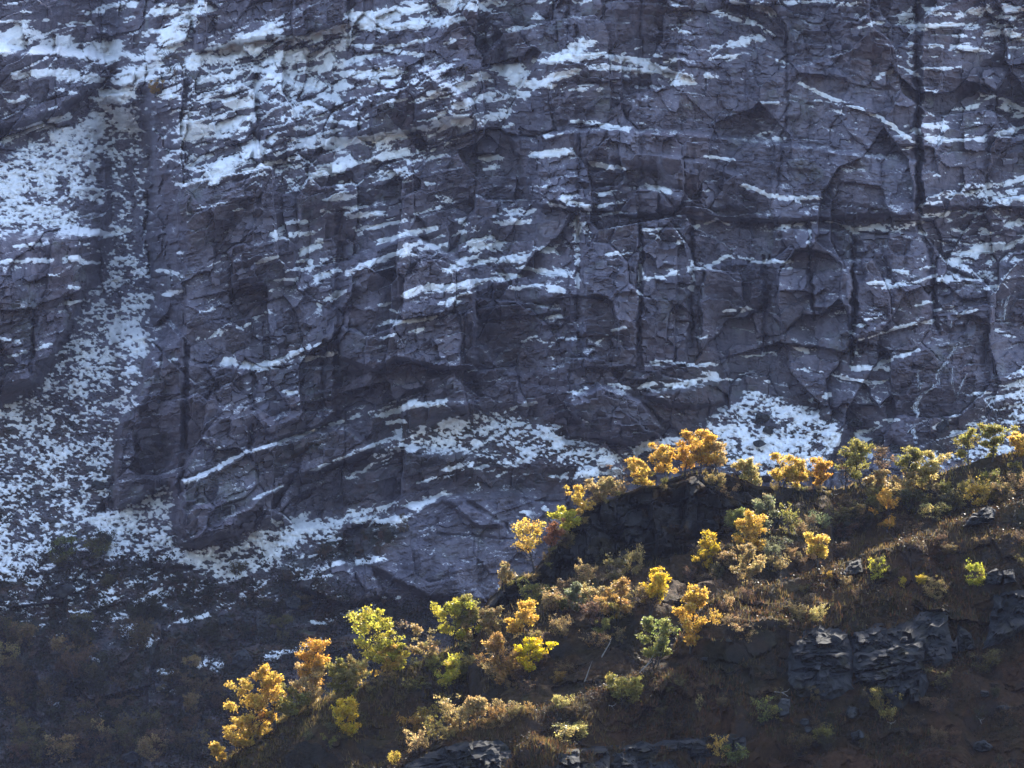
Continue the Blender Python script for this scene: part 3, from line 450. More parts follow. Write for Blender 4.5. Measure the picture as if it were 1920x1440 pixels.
D += 5.5 * (fbm(UU / 260, VV / 260, 3, 91) - .5) * (1 - .4 * SC) + 0.22 * (fbm(wu / 6, wb / 4, 3, 93) - .5)
# scree: boulders of a metre and less
b1, q1 = facets(UU / 15 + fbm(UU / 20, VV / 20, 2, 102), VV / 9 + fbm(UU / 20, VV / 20, 2, 103), 101, 1.5); b2, q2 = facets(UU / 5.6, VV / 4.2, 111, 1.5)
VG2 = sst(1060, 1150, VV) * (UU < 1100)
D += np.clip(SC + VG2 * .8, 0, 1) * (0.5 * b1 + 0.42 * b2 + 0.6 * (fbm(UU / 30, VV / 22, 3, 121) - .5))
G = P(UU, VV, D)
NR = grid_normals(G)
nz = NR[..., 2]
# snow field: coverage against a fine pattern that follows the ledges
nl = .40 * fbm(wu / 40, wb / 13, 3, 131, .6) + .34 * fbm(wu / 15, wb / 6, 3, 132, .6) + .26 * fbm(wu / 6.5, wb / 3.4, 2, 133, .6); ns = .45 * fbm(UU / 11, VV / 6, 3, 141, .6) + .55 * fbm(UU / 5.6, VV / 3.6, 2, 143)
pat = nl * (1 - .8 * SC) + ns * (.8 * SC)
def uniform(a):
    r = np.sort(a.ravel()[::37]); return np.searchsorted(r, a.ravel()).reshape(a.shape) / len(r)
nzr = nz - np.clip(0.18 + 0.45 * SC, 0, 1)
pat = uniform(pat - 0.26 * np.clip(nzr, -.5, .6) * (1 - .5 * SC))
base_fleck = 0.012 * (VV < 760) * (1 - SC) + 0.0
Sn = np.maximum(C, base_fleck) - pat + 0.02
Sn = Sn - .12 * sst(1090, 1180, VV)
F = grid_faces(len(cv), len(cu))
VG = np.clip(VG * (0.3 + 1.4 * fbm(UU / 40, VV / 28, 4, 151)) + 0.25 * (fbm(UU / 50, VV / 40, 4, 152) > .60) * (VV > 560), 0, 1)
me = mesh_np('cliff', G.reshape(-1, 3), F, {'veg': VG.ravel(), 'snow': np.clip(Sn, -.6, .3).ravel()})
obj('cliff', me, M_CLIFF, kind='structure')
sm = (Sn.ravel()[F] > 0.02).all(1) & (Sn.ravel()[F] > .12).any(1)
Fs = F[sm]
used = np.unique(Fs); idx = np.full(G.shape[0] * G.shape[1], -1); idx[used] = np.arange(len(used))
push = np.clip((Sn.ravel()[used] - .10) * .8, -0.10, 0.14)[:, None] * np.array([0, -0.75, 0.65])
obj('snow', mesh_np('snow', G.reshape(-1, 3)[used] + push, idx[Fs], smooth=True), M_SNOW, kind='stuff')
def cliff_at(u, v):
    j = np.clip(np.searchsorted(cu, u), 0, len(cu) - 1); i = np.clip(np.searchsorted(cv, v), 0, len(cv) - 1)
    return G[i, j].copy()

# unseen wall added left of the view, blocks sky to darken left-facing rock
st, sz = np.meshgrid(np.linspace(0, 1, 60), np.linspace(0, 1, 40))
sx = -118 - 95 * st ** .8 - 34 * sz + 14 * (fbm(st * 6, sz * 4, 4, 951) - .5) - 6 * facets(st * 9, sz * 6, 953, 1.2)[0]
sv = np.stack([sx - 30 * (1 - sz) * 0, 430 - 400 * st, -28 + 165 * sz * (1 - .35 * st) + 10 * (fbm(st * 5, sz * 5, 3, 952) - .5)], -1)
obj('unseen_shade_wall', mesh_np('unseen_shade_wall', sv.reshape(-1, 3), grid_faces(40, 60), {'veg': np.full(2400, .35), 'snow': np.full(2400, -.6)}), M_CLIFF, kind='structure')

# ------------------------------------------------------------------ the near hillside: two folds of ground
class Fold:
    def __init__(s, name, crest, Yc, u0, u1, nu, vbot, nv, prof, seed, back):
        cx = np.array(crest, float)
        s.u = np.linspace(u0, u1, nu)
        vc = np.interp(s.u, cx[:, 0], cx[:, 1]); k = 5
        vc = np.convolve(np.pad(vc, k, 'edge'), np.ones(2 * k + 1) / (2 * k + 1), 'valid')
        yc = np.interp(s.u, [a for a, b in Yc], [b for a, b in Yc])
        t = np.linspace(0, 1, nv) ** 1.15
        U = np.repeat(s.u[None], nv, 0); V = vc[None] + t[:, None] * (vbot - vc[None])
        Y = yc[None] - prof(U, V, V - vc[None])
        Gf = P(U, V, Y)
        nb = 26                                                   # over the top and down the far side
        bk = np.linspace(1, 0, nb, endpoint=False)[:, None]
        Gb = np.repeat(Gf[:1], nb, 0)
        Gb[..., 1] += bk * back; Gb[..., 2] -= bk ** 1.6 * back * 0.62
        Gb[..., 0] *= Gb[..., 1] / Gf[:1, :, 1]
        s.G = np.concatenate([Gb, Gf]); s.nb = nb; s.vc = vc
        s.U = np.concatenate([np.repeat(s.u[None], nb, 0), U]); s.V = np.concatenate([np.repeat(vc[None], nb, 0), V])
        s.seed = seed; s.name = name
    def finish(s):
        s.pu, s.pv = pix(s.G); s.N = grid_normals(s.G)
    def at(s, u, v):
        j = int(np.clip(np.searchsorted(s.u, u), 1, len(s.u) - 2))
        col = s.pv[:, j]
        k = int(np.argmin(col))                                  # the skyline of this column
        vv = max(v, col[k] + 0.5)
        r = np.nonzero(col[k:] >= vv)[0]
        i = k + (int(r[0]) if len(r) else len(col) - k - 1)
        p = s.G[i, j].copy(); p[0] = (u - 960) / (s.pu[i, j] - 960 + 1e-9) * p[0] if abs(s.pu[i, j] - 960) > 30 else p[0]
        return p
CREST_A = [(150,1590),(300,1500),(390,1450),(440,1416),(480,1389),(545,1336),(600,1312),(650,1292),(700,1282),(760,1252),(800,1234),(850,1216),(884,1206),(891,1168),(905,1142),(935,1110),(960,1092),(1000,1076),(1024,1036),(1060,1006),(1088,962),(1118,936),(1180,919),(1240,906),(1290,894),(1340,889),(1380,899),(1420,913),(1480,916),(1560,918),(1620,908),(1700,903),(1760,892),(1795,872),(1850,857),(1920,850),(2150,830)]
CREST_B = [(520,1560),(640,1482),(690,1456),(730,1436),(765,1410),(800,1392),(850,1371),(900,1352),(950,1337),(1000,1326),(1050,1316),(1100,1302),(1160,1284),(1225,1252),(1262,1222),(1295,1172),(1325,1132),(1400,1103),(1470,1087),(1530,1070),(1600,1047),(1640,1032),(1700,1010),(1760,986),(1800,966),(1860,946),(1920,928),(2150,880)]
FFOOT = np.array([(880,1215),(900,1190),(950,1150),(1000,1112),(1100,1066),(1200,1048),(1300,1034),(1370,1012),(1420,975),(1480,948),(1560,930)], float)
def prof_a(U, V, d):
    face = np.interp(U, FFOOT[:, 0], FFOOT[:, 1]) - (V - d)
    face = np.where((U > 880) & (U < 1560), np.maximum(face, 0), 0)
    low = np.maximum(d - face, 0); bench = np.where(face > 0, np.clip(face / 40, 0, 1) * 95, 0)
    return 0.016 * np.minimum(d, face) + 0.135 * np.minimum(low, bench) + 0.050 * np.maximum(low - bench, 0)
def prof_b(U, V, d): return 0.050 * np.minimum(d, 100) + 0.034 * np.maximum(d - 100, 0)
A = Fold('A', CREST_A, [(150,186),(700,190),(1000,196),(1300,202),(1600,206),(2150,210)], 150, 2130, 640, 1540, 190, prof_a, 7, 22)
B = Fold('B', CREST_B, [(520,160),(1000,166),(1300,176),(1700,182),(2150,186)], 520, 2130, 560, 1640, 210, prof_b, 8, 12)
for f in (A, B):
    X = f.G[..., 0]; Yv = f.G[..., 1]; q = f.G[..., 1] * 1.0
    h = 2.4 * (fbm(X / 9, Yv / 6, 3, 200 + f.seed) - .5) + 2.0 * (fbm(X / 3.6, Yv / 2.4, 3, 210 + f.seed) - .5) + 0.8 * (fbm(X / 1.1, Yv / .9, 3, 220 + f.seed) - .5)
    lf1, le1 = facets(X / 5.2 + .4 * fbm(X / 4, Yv / 4, 2, 31), f.V / 46 + .5 * fbm(X / 5, Yv / 5, 2, 32), 240 + f.seed, 1.2); lf2, le2 = facets(X / 2.1, f.V / 19, 250 + f.seed, 1.2)
    f.face = np.zeros(X.shape); on = sst(4, 40, np.abs(f.V - f.vc[None]))
    f.G[..., 1] += on * (1.0 * lf1 + .45 * lf2) * (.3 + 1.2 * fbm(X / 14, f.V / 120, 2, 33 + f.seed))
    if f is A:
        ff = np.interp(f.U, FFOOT[:, 0], FFOOT[:, 1]); dd = np.concatenate([np.zeros((f.nb, X.shape[1])), (f.V - f.vc[None])[f.nb:]])
        f.face = (f.U > 885) * (f.U < 1500) * sst(3, 12, dd) * (1 - sst(-14, 10, f.V - ff)) * (0.35 + 0.65 * (1 - sst(1330, 1480, f.U)))
        fc, fe = facets(f.U / 46 + .6 * fbm(f.U / 60, f.V / 60, 2, 5), f.V / 60 + .5 * fbm(f.U / 60, f.V / 60, 2, 6), 301, 1.4)
        g2, ge = facets(f.U / 17, f.V / 20, 311, 1.5)
        f.G[..., 1] += f.face * (2.2 * fc + 0.6 * g2 + 0.5 * np.exp(-(fe / .05) ** 2))
    crest_damp = 0.35 + 0.65 * sst(2, 30, np.abs(f.V - f.vc[None]))
    f.G[..., 2] += h * (1 - 0.75 * f.face) * crest_damp
    f.finish()
    steep = sst(0.62, 0.40, f.N[..., 2]) if False else 1 - sst(0.40, 0.62, np.abs(f.N[..., 2]))
    f.rock = np.clip(f.face * 0.9 * (fbm(f.U / 40, f.V / 30, 3, 401) > .40) + 0.5 * steep * (fbm(X / 2, Yv / 2, 3, 402) > .52), 0, 1)
    f.rust = np.clip((fbm(X / 6, Yv / 3.5, 4, 403 + f.seed) - .50) * 4.5, 0, .9) * (0.35 if f is A else 1.0)
    if f is B: f.rust = np.maximum(f.rust, sst(1395, 1420, f.V) * (f.U > 1300) * (.6 + .4 * fbm(X / 3, Yv / 2, 3, 77)))
    nm = 'hillside' if f is A else 'slope'
    obj(nm, mesh_np(nm, f.G.reshape(-1, 3), grid_faces(*X.shape), {'rock': f.rock.ravel(), 'rust': f.rust.ravel()}), M_HEATH, kind='structure')
# valley floor under everything
gx = np.linspace(-900, 900, 41); gy = np.linspace(-300, 1500, 41)
GX, GY = np.meshgrid(gx, gy); GZ = -24 + 5 * (fbm(GX / 80, GY / 80, 3, 501) - .5)
obj('ground', mesh_np('ground', np.stack([GX, GY, GZ], -1).reshape(-1, 3), grid_faces(41, 41)[:, ::-1], {'rock': np.zeros(1681), 'rust': np.full(1681, .2)}), M_HEATH, kind='structure')

# ------------------------------------------------------------------ rocks
def rock_mesh(name, poly, Y, thick, bulge, seed, n=30, rings=6, rough=1.0):
    """a block whose outline is a photograph outline at depth Y, with a broken front and a real thickness"""
    pts = np.array(poly, float); c = pts.mean(0)
    closed = np.vstack([pts, pts[:1]]); L = np.r_[0, np.cumsum(np.hypot(*np.diff(closed, axis=0).T))]
    ss = np.linspace(0, L[-1], n, endpoint=False)
    out = np.stack([np.interp(ss, L, closed[:, 0]), np.interp(ss, L, closed[:, 1])], -1)
    out += np.random.RandomState(seed).normal(0, .013, (n, 2)) * (pts.max(0) - pts.min(0)).mean()
    V = []; rs = np.linspace(0, 1, rings + 1)[1:]
    def front(q, r):
        fx, _ = facets(q[:, 0] / 26 + seed, q[:, 1] / 22 - seed, 600 + seed, 1.8)
        g, _ = facets(q[:, 0] / 9 + seed, q[:, 1] / 7, 700 + seed, 1.6)
        edge = np.clip((1 - r) / .22, 0, 1) ** .6
        Yq = Y(q[:, 1]) if callable(Y) else Y
        return Yq - bulge * edge - rough * (0.8 * fx + 0.3 * g) * (0.35 + .65 * edge)
    V.append(P(c[0], c[1], front(c[None], 0)[0])[None])
    for r in rs:
        q = c + (out - c) * r
        V.append(P(q[:, 0], q[:, 1], front(q, r)))
    back = P(out[:, 0], out[:, 1], (Y(out[:, 1]) if callable(Y) else np.full(n, Y)) + thick); V.append(back)
    V = np.vstack(V); Fq = []
    for k in range(rings):
        a = 1 + k * n; b = a + n
        for i in range(n): Fq.append((a + i, b + i, b + (i + 1) % n, a + (i + 1) % n))
    tri = [(0, 1 + i, 1 + (i + 1) % n, 1 + (i + 1) % n) for i in range(n)]
    mb = bpy.data.meshes.new(name)
    mb.from_pydata(V.tolist(), [], [tuple(f[:3]) for f in tri] + Fq); mb.update()
    return mb
def outcrop(label, blocks, seed, fold=B, mat=M_ROCK, core=None):
    def lean(b, off):                                            # the face leans with the slope it breaks out of
        c = np.mean(b, 0); v0 = min(q[1] for q in b); v1 = max(q[1] for q in b)
        y0 = np.median([fold.at(c[0] + d, v0)[1] for d in (-12, 0, 12)]); y1 = np.median([fold.at(c[0] + d, v1)[1] for d in (-12, 0, 12)])
        return lambda v: y0 + (y1 - y0) * np.clip((v - v0) / (v1 - v0), 0, 1) - off
    us = np.mean([p[0] for b in blocks for p in b]); vs = max(p[1] for b in blocks for p in b)
    root = obj('rock_outcrop', None, None, label=label, cat='rock outcrop')
    p0 = fold.at(us, vs); root.location = p0
    if core:                                                     # the mass behind the joints
        Yc = lean(core, .15)
        mm = rock_mesh('rock_core', core, Yc, 5.0, 0.5, seed + 77, 60, 10, .9)
        mm.transform(__import__('mathutils').Matrix.Translation(-root.location)); obj('rock_core', mm, mat, root)
    for k, b in enumerate(blocks):
        Y = lean(b, .30 + .2 * (k % 3))
        cb = np.mean(b, 0); b = [(q[0] + (2.0 if q[0] > cb[0] else -2.0), q[1] + (1.6 if q[1] > cb[1] else -1.6)) for q in b]
        mm = rock_mesh('block', b, Y, 2.5, 0.45, seed + k, 48, 10, .85)
        mm.transform(__import__('mathutils').Matrix.Translation(-root.location)); obj('block', mm, mat, root)
OUT = [
 ('squat dark grey outcrop with a flat mossy cap, left of the larger broken outcrop', [[(1487,1205),(1530,1180),(1585,1192),(1588,1222),(1486,1226)],[(1486,1229),(1540,1227),(1588,1225),(1590,1260),(1540,1262),(1484,1258)],[(1484,1261),(1590,1263),(1588,1288),(1540,1296),(1488,1290)]]),
 ('largest fractured grey outcrop on the shaded slope, with a tall right shoulder', [[(1602,1188),(1640,1178),(1655,1195),(1648,1218),(1602,1225)],[(1658,1190),(1700,1178),(1702,1200),(1652,1216)],[(1602,1228),(1650,1220),(1728,1204),(1732,1236),(1660,1250),(1602,1262)],[(1704,1168),(1728,1155),(1770,1150),(1772,1172),(1738,1178),(1706,1192)],[(1734,1180),(1773,1174),(1776,1228),(1736,1234)],[(1606,1265),(1668,1253),(1730,1240),(1726,1256),(1660,1274),(1620,1278)],[(1638,1282),(1728,1258),(1700,1300),(1680,1318),(1655,1302)],[(1706,1290),(1722,1292),(1722,1315),(1708,1316)]]),
 ('small pointed grey outcrop just right of the largest broken outcrop', [[(1798,1172),(1818,1188),(1828,1215),(1796,1220)],[(1786,1212),(1795,1190),(1794,1222),(1784,1224)]]),
 ('tall smooth grey slab outcrop near the edge of the slope above brown heath', [[(1870,1118),(1905,1112),(1920,1120),(1908,1160),(1864,1170)],[(1862,1172),(1906,1163),(1890,1190),(1850,1212),(1858,1186)]]),
 ('pale twin-knobbed outcrop under dark shrubs high on the slope', [[(1848,1078),(1866,1066),(1880,1080),(1874,1096),(1850,1094)],[(1882,1072),(1898,1068),(1904,1090),(1884,1096)]]),
 ('low rock step along the bottom edge, of side by side dark blocks', [[(1012,1416),(1052,1406),(1085,1404),(1086,1450),(1012,1450)],[(1090,1405),(1140,1403),(1142,1450),(1090,1450)],[(1146,1404),(1192,1398),(1194,1450),(1146,1450)],[(1214,1402),(1270,1392),(1272,1450),(1214,1450)],[(1276,1392),(1322,1384),(1326,1412),(1276,1424)],[(1374,1386),(1396,1382),(1398,1412),(1374,1412)]]),
 ('dark jointed rock band under the mossy lip at the bottom', [[(835,1402),(866,1396),(868,1440),(836,1446)],[(872,1394),(904,1388),(904,1440),(872,1444)],[(908,1404),(938,1400),(938,1446),(908,1448)],[(800,1416),(832,1404),(832,1448),(796,1450)],[(760,1436),(797,1418),(794,1452),(756,1454)]]),
 ('small leaning rock face beside the yellow shrub on the sunny crest', [[(1580,1076),(1596,1056),(1612,1050),(1616,1072),(1586,1082)]]),
 ('rounded brown rock hump rising from the rust red grass', [[(1808,985),(1826,965),(1850,950),(1866,956),(1862,974),(1830,984)]]),
]
CORE = {0: [(1478,1212),(1500,1186),(1535,1172),(1588,1184),(1600,1230),(1598,1290),(1560,1312),(1500,1306),(1480,1280)],
        1: [(1596,1190),(1640,1170),(1690,1172),(1722,1150),(1776,1144),(1784,1200),(1784,1240),(1748,1268),(1730,1310),(1684,1328),(1640,1312),(1604,1290),(1596,1240)],
        3: [(1864,1116),(1905,1106),(1940,1112),(1930,1170),(1890,1200),(1842,1218),(1854,1180)],
        5: [(1006,1420),(1050,1402),(1140,1398),(1200,1392),(1280,1386),(1330,1380),(1400,1380),(1404,1424),(1330,1440),(1320,1470),(1010,1470)],
        6: [(750,1446),(800,1412),(870,1390),(945,1388),(960,1420),(950,1466),(750,1466)]}
for k, (lb, bl) in enumerate(OUT): outcrop(lb, bl, 10 * k, core=CORE.get(k))
def boulder(u, v, wpx, hpx, where, label, seed, mat=M_BOULDER, group=None):
    p = where(u, v); rs = random.Random(seed); n = 12
    Y = p[1] - 0.3
    poly = []
    for i in range(9):
        a = 2 * math.pi * i / 9; r = rs.uniform(.70, 1.18)
        poly.append((u + .5 * wpx * r * math.cos(a), v - hpx * .35 + .5 * hpx * r * math.sin(a)))
    mm = rock_mesh('boulder', poly, Y, wpx * Y / FPX * .7, wpx * Y / FPX * .30, seed, 22, 5, wpx * Y / FPX * .34)
    o = obj('boulder', mm, mat, label=label, cat='boulder', group=group)
    mm.transform(__import__('mathutils').Matrix.Translation([-p[0], -p[1], -p[2]])); o.location = p
for k, (u, v, a, b, wh, lb) in enumerate([
 (115,1118,50,34,cliff_at,'large grey boulder in the scree at the foot of the snowy gully'),
 (455,1250,44,36,cliff_at,'dark blue grey boulder in the shaded valley, beside a dusting of snow'),
 (425,1172,26,20,cliff_at,'pale slab boulder catching light in the dark valley scrub'),
 (550,1142,44,34,cliff_at,'light grey rounded boulder below the dark smooth rock wall'),
 (185,918,26,22,cliff_at,'blue grey boulder against the left foot of the big buttress'),
 (1428,792,32,22,cliff_at,'dark boulder in the middle of the snowy scree cone'),
 (1440,812,22,18,cliff_at,'smaller dark boulder just below another on the snowy scree cone'),
 (1424,838,26,18,cliff_at,'dark boulder low on the snowy scree cone above the ridge trees'),
 (1600,800,36,18,cliff_at,'flat brown boulder at the edge of the scree cone, left of the waterfall'),
 (1648,842,60,26,cliff_at,'broad grey boulder with a snowy rim left of the waterfall foot'),
 (1680,848,36,20,cliff_at,'humped boulder with snow on its rim right beside the waterfall foot'),
 (1762,806,40,30,cliff_at,'tilted streaky boulder right of the waterfall foot'),
 (245,1428,34,24,cliff_at,'pale boulder at the very bottom of the shaded valley'),
 (1598,1344,26,24,B.at,'cube shaped grey boulder below the squat outcrop'),
 (1608,1384,34,18,B.at,'low grey boulder in the heath near the bottom'),
 (1470,1340,26,40,B.at,'upright pale rock on the slope left of small tumbled stones'),
 (1508,1358,18,14,B.at,'one of the small tumbled stones below the upright pale rock'),
 (1515,1372,14,12,B.at,'lowest of the tumbled stones below the upright pale rock'),
 (1880,1330,26,10,B.at,'flat whitish stone lying in the rust red heath'),
 (1845,1306,20,14,B.at,'small grey stone just above the flat whitish stone'),
 (1842,1410,40,28,B.at,'grey half buried boulder low near the bottom corner'),
 (1366,1204,12,8,B.at,'small pale stone under the pale shrub on the mid slope'),
 (1320,1238,16,8,B.at,'small flat stone in the heath below the vivid orange tree'),
]): boulder(u, v, a, b, wh, lb, 900 + k)

# ------------------------------------------------------------------ waterfall
def ribbon(pts, wd, seed):
    rs = np.random.RandomState(seed); pts = np.array(pts, float)
    L = np.r_[0, np.cumsum(np.hypot(*np.diff(pts, axis=0).T))]; n = max(4, int(L[-1] / 4)); s = np.linspace(0, L[-1], n)
    u = np.interp(s, L, pts[:, 0]) + rs.normal(0, .8, n); v = np.interp(s, L, pts[:, 1])
    w_ = .62 * np.interp(s, np.linspace(0, L[-1], len(wd)), wd) * (0.6 + .8 * rs.rand(n))
    Va = []
    for a, b, c in zip(u, v, w_):
        Y = min(cliff_at(a + k, b + h)[1] for k in (-5, 0, 5) for h in (-5, 0, 5)) - 0.25
        Va += [P(a - c, b, Y + .1), P(a, b, Y - .12), P(a + c, b, Y + .1)]
    Fa = []
    for i in range(n - 1):
        k = 3 * i; Fa += [(k, k + 3, k + 4, k + 1), (k + 1, k + 4, k + 5, k + 2)]
    return np.array(Va), np.array(Fa)
Vw = []; Fw = []; o_ = 0
for k, (pts, wd) in enumerate([([(1848,632),(1830,640),(1800,648),(1790,652)],[1,1.6]),([(1790,650),(1783,665),(1776,680),(1762,692),(1756,705),(1755,722),(1746,730),(1730,738),(1722,748),(1716,762),(1720,775),(1722,784)],[3,2.4,1.6,2.6,3,5,4.5,2]),
  ([(1712,795),(1714,808),(1716,820),(1717,832)],[2.5,3,3.5]),([(1712,800),(1702,812)],[1,1]),([(1812,700),(1808,712),(1800,725),(1795,742)],[1.2,2,1.2]),([(1786,690),(1786,720),(1792,742),(1800,748)],[.8,1,.8]),([(1786,600),(1783,615)],[1,1.4]),
  ([(1893,552),(1886,575),(1884,600)],[1,2.4,1.5]),([(1881,560),(1876,590),(1880,608)],[.8,1.5,.8]),([(1625,735),(1628,758)],[.8,1.2]),([(1652,752),(1652,766)],[1,1.3]),([(1724,690),(1724,735)],[.8,1])]):
    for q in range(2):
        sh = np.random.RandomState(k * 5 + q).normal(0, 1, (len(pts), 2)) * [1.6, .8]
        v_, f_ = ribbon(np.array(pts) + sh, [1.5 * a for a in wd], k * 3 + q); f_ = f_[np.repeat(np.random.RandomState(q + k).rand(len(f_) // 2) > .22, 2)]
        if len(f_): Vw.append(v_); Fw.append(f_ + o_); o_ += len(v_)
obj('waterfall', mesh_np('waterfall', np.vstack(Vw), np.vstack(Fw), smooth=True), M_WATER, kind='structure', label='thin white waterfall threading down the dark wall', cat='waterfall')

# ------------------------------------------------------------------ trees
def tubes(paths):
    """paths: list of (points, radii, sides) -> one mesh"""
    V = []; F3 = []; n0 = 0
    for pts, rad, sd in paths:
        pts = np.asarray(pts, float); n = len(pts)
        tg = np.gradient(pts, axis=0); tg /= np.linalg.norm(tg, axis=1, keepdims=True) + 1e-9
        ref = np.array([0.31, 0.87, 0.12]) if abs(tg[0, 1]) < .8 else np.array([0.9, .1, .2])
        a = np.cross(tg, ref); a /= np.linalg.norm(a, axis=1, keepdims=True) + 1e-9; b = np.cross(tg, a)
        ang = np.arange(sd) * 2 * math.pi / sd
        ring = pts[:, None] + np.asarray(rad)[:, None, None] * (np.cos(ang)[None, :, None] * a[:, None] + np.sin(ang)[None, :, None] * b[:, None])
        V.append(ring.reshape(-1, 3)); i = np.arange(n * sd).reshape(n, sd) + n0; j = np.roll(i, -1, 1)
        F3.append(np.stack([i[:-1], j[:-1], j[1:], i[1:]], -1).reshape(-1, 4)); n0 += n * sd
    return np.vstack(V), np.vstack(F3)
def leaf_cards(cen, size, rs, var, flat=0.0):
    n = len(cen)
    a = rs.normal(size=(n, 3)); a /= np.linalg.norm(a, axis=1, keepdims=True)
    b = rs.normal(size=(n, 3)); b -= (a * b).sum(1, keepdims=True) * a; b /= np.linalg.norm(b, axis=1, keepdims=True)
    s = (size * (0.65 + .7 * rs.rand(n)))[:, None]
    V = np.stack([cen - a * s, cen + a * s * .5 + b * s * .8, cen + a * s * .5 - b * s * .8], 1).reshape(-1, 3)
    return V, np.arange(3 * n).reshape(n, 3), np.repeat(var, 3, 0)
def tree_data(seed, H, Wd, crown0=0.3, stems=1, dens=1.0, leaf=0.088, lean=0.0, top=1.0, sparse=0.0, gap=0.44):
    """branch skeleton filling an uneven crown, leaf clumps along the outer branches"""
    rs = np.random.RandomState(seed); paths = []; tips = []; seg0 = []
    R = Wd / 2 * 1.04
    for k in range(stems):
        az = rs.rand() * 6.28; out = (0.0 if stems == 1 else 0.16 + .22 * rs.rand()) * Wd
        n = 9; z = np.linspace(0, 1, n)
        hk = H * (0.93 if k == 0 else rs.uniform(.62, .95))
        base = np.array([math.cos(az), math.sin(az), 0]) * (0 if stems == 1 else .04 * H)
        wob = np.cumsum(rs.normal(0, .022 * H, (n, 2)), 0); wob -= wob[0]
        px = base[0] + math.cos(az) * out * z ** 1.2 + wob[:, 0] + lean * z ** 1.4 * H
        py = base[1] + math.sin(az) * out * z ** 1.2 + wob[:, 1]
        tr = np.stack([px, py, z * hk - .25], -1)
        r0 = (0.025 if stems == 1 else 0.018) * H
        paths.append((tr, r0 * (1 - .88 * z ** .9), 6))
        nbch = int((24 if stems == 1 else 12) * (0.6 + .5 * min(1.4, H / 5)))
        for b in range(nbch):
            f = crown0 + (1 - crown0) * (b + rs.rand() * .9) / nbch
            f = min(f, .98)
            p0 = np.array([np.interp(f, z, tr[:, i]) for i in range(3)])
            cz = (f - crown0) / (1 - crown0)
            env = R * (0.55 + .6 * math.sin(math.pi * min(1, (cz * .80 + .14)) ** top)) * (1.0 - .52 * cz ** 2.2)
            ln = env * (rs.uniform(.38, .8) if rs.rand() < .45 else rs.uniform(.75, 1.2)) * (.75 if stems > 1 else 1.0)
            a2 = rs.rand() * 6.28 if stems == 1 else az + rs.normal(0, 1.2)
            up = rs.uniform(.25, 1.0) + .4 * cz
            m = 5; t = np.linspace(0, 1, m)
            d = np.array([math.cos(a2), math.sin(a2), 0])
            bend = rs.normal(0, .09, (m, 3)).cumsum(0) * ln; bend -= bend[0]
            br = p0 + d * (t * ln)[:, None] + np.array([0, 0, 1]) * (up * ln * t ** 1.1)[:, None] + bend
            paths.append((br, np.linspace(.0095 * H * (1 - .6 * cz), .0022 * H, m), 4))
            for s in range(5 + int(ln / .32)):
                g = rs.uniform(.3, 1.0); q0 = np.array([np.interp(g, t, br[:, i]) for i in range(3)])
                sd = rs.normal(0, 1, 3); sd[2] = abs(sd[2]) * .6 + .12; sd /= np.linalg.norm(sd)
                q1 = q0 + sd * rs.uniform(.22, .55) * (.25 + .32 * ln); qm = (q0 + q1) / 2 + rs.normal(0, .03, 3)
                paths.append((np.array([q0, qm, q1]), np.array([.0050, .0040, .0022]) * H, 3))
                tips.append(q1); seg0.append(q0)
            tips.append(br[-1]); seg0.append(br[-2])
        tips.append(tr[-1]); seg0.append(tr[-2])
    tips = np.array(tips)
    keep = rs.rand(len(tips)) > sparse
    if gap: keep &= fbm((tips[:, 0] + .7 * tips[:, 1]) / (.42 * R) + seed, tips[:, 2] / (.36 * R), 2, seed) > gap
    tc = tips[keep]; t0 = np.array(seg0)[keep]
    bz = tubes(paths)
    if not len(tc): return bz, None
    k = max(2, int(round(dens * min(40, 4600 / len(tc)))))
    ci = np.repeat(np.arange(len(tc)), k)
    sp = (.085 + .050 * H / 5) * 1.05
    ll = rs.rand(len(ci), 1) ** .75
    cen = t0[ci] + (tc - t0)[ci] * (.15 + ll) + np.clip(rs.normal(0, sp, (len(ci), 3)), -2.2 * sp, 2.2 * sp) * np.array([1.15, 1.15, .8])
    clump = rs.normal(0, .10, len(tc))[ci]; one = rs.normal(0, .20, len(ci)); hue = rs.normal(0, .06, len(tc))[ci] + rs.normal(0, .05, len(ci))
    br = np.clip(1 + clump + one, .35, 1.6)
    var = np.stack([br * (1 + .35 * hue), br * (1 - .8 * hue), br * (1 - .5 * hue)], -1)
    return bz, leaf_cards(cen, leaf, rs, np.clip(var, .15, 1.9))
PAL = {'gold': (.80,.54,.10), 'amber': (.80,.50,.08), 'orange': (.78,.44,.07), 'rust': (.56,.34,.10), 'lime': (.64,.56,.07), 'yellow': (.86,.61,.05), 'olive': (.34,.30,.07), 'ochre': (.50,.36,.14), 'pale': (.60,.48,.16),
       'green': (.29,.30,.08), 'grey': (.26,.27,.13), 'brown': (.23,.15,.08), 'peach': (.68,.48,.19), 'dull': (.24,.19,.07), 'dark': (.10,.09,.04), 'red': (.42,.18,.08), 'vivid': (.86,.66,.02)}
def place_tree(name, label, cat, p, px_h, px_w, colr, seed, group=None, **k):
    s = p[1] / FPX; H = px_h * s; Wd = px_w * s
    (bv, bf), lf = tree_data(seed, H, Wd, **k)
    root = obj(name, None, None, label=label, cat=cat, group=group, loc=p)
    obj('trunk', mesh_np('trunk', bv, bf, smooth=True), M_BARK, root)
    if lf is not None:
        c = obj('crown', mesh_np('crown', lf[0], lf[1], {'var': lf[2]}), M_LEAF, root); c.color = tuple(.66 * q for q in PAL[colr]) + (1,)
    return root
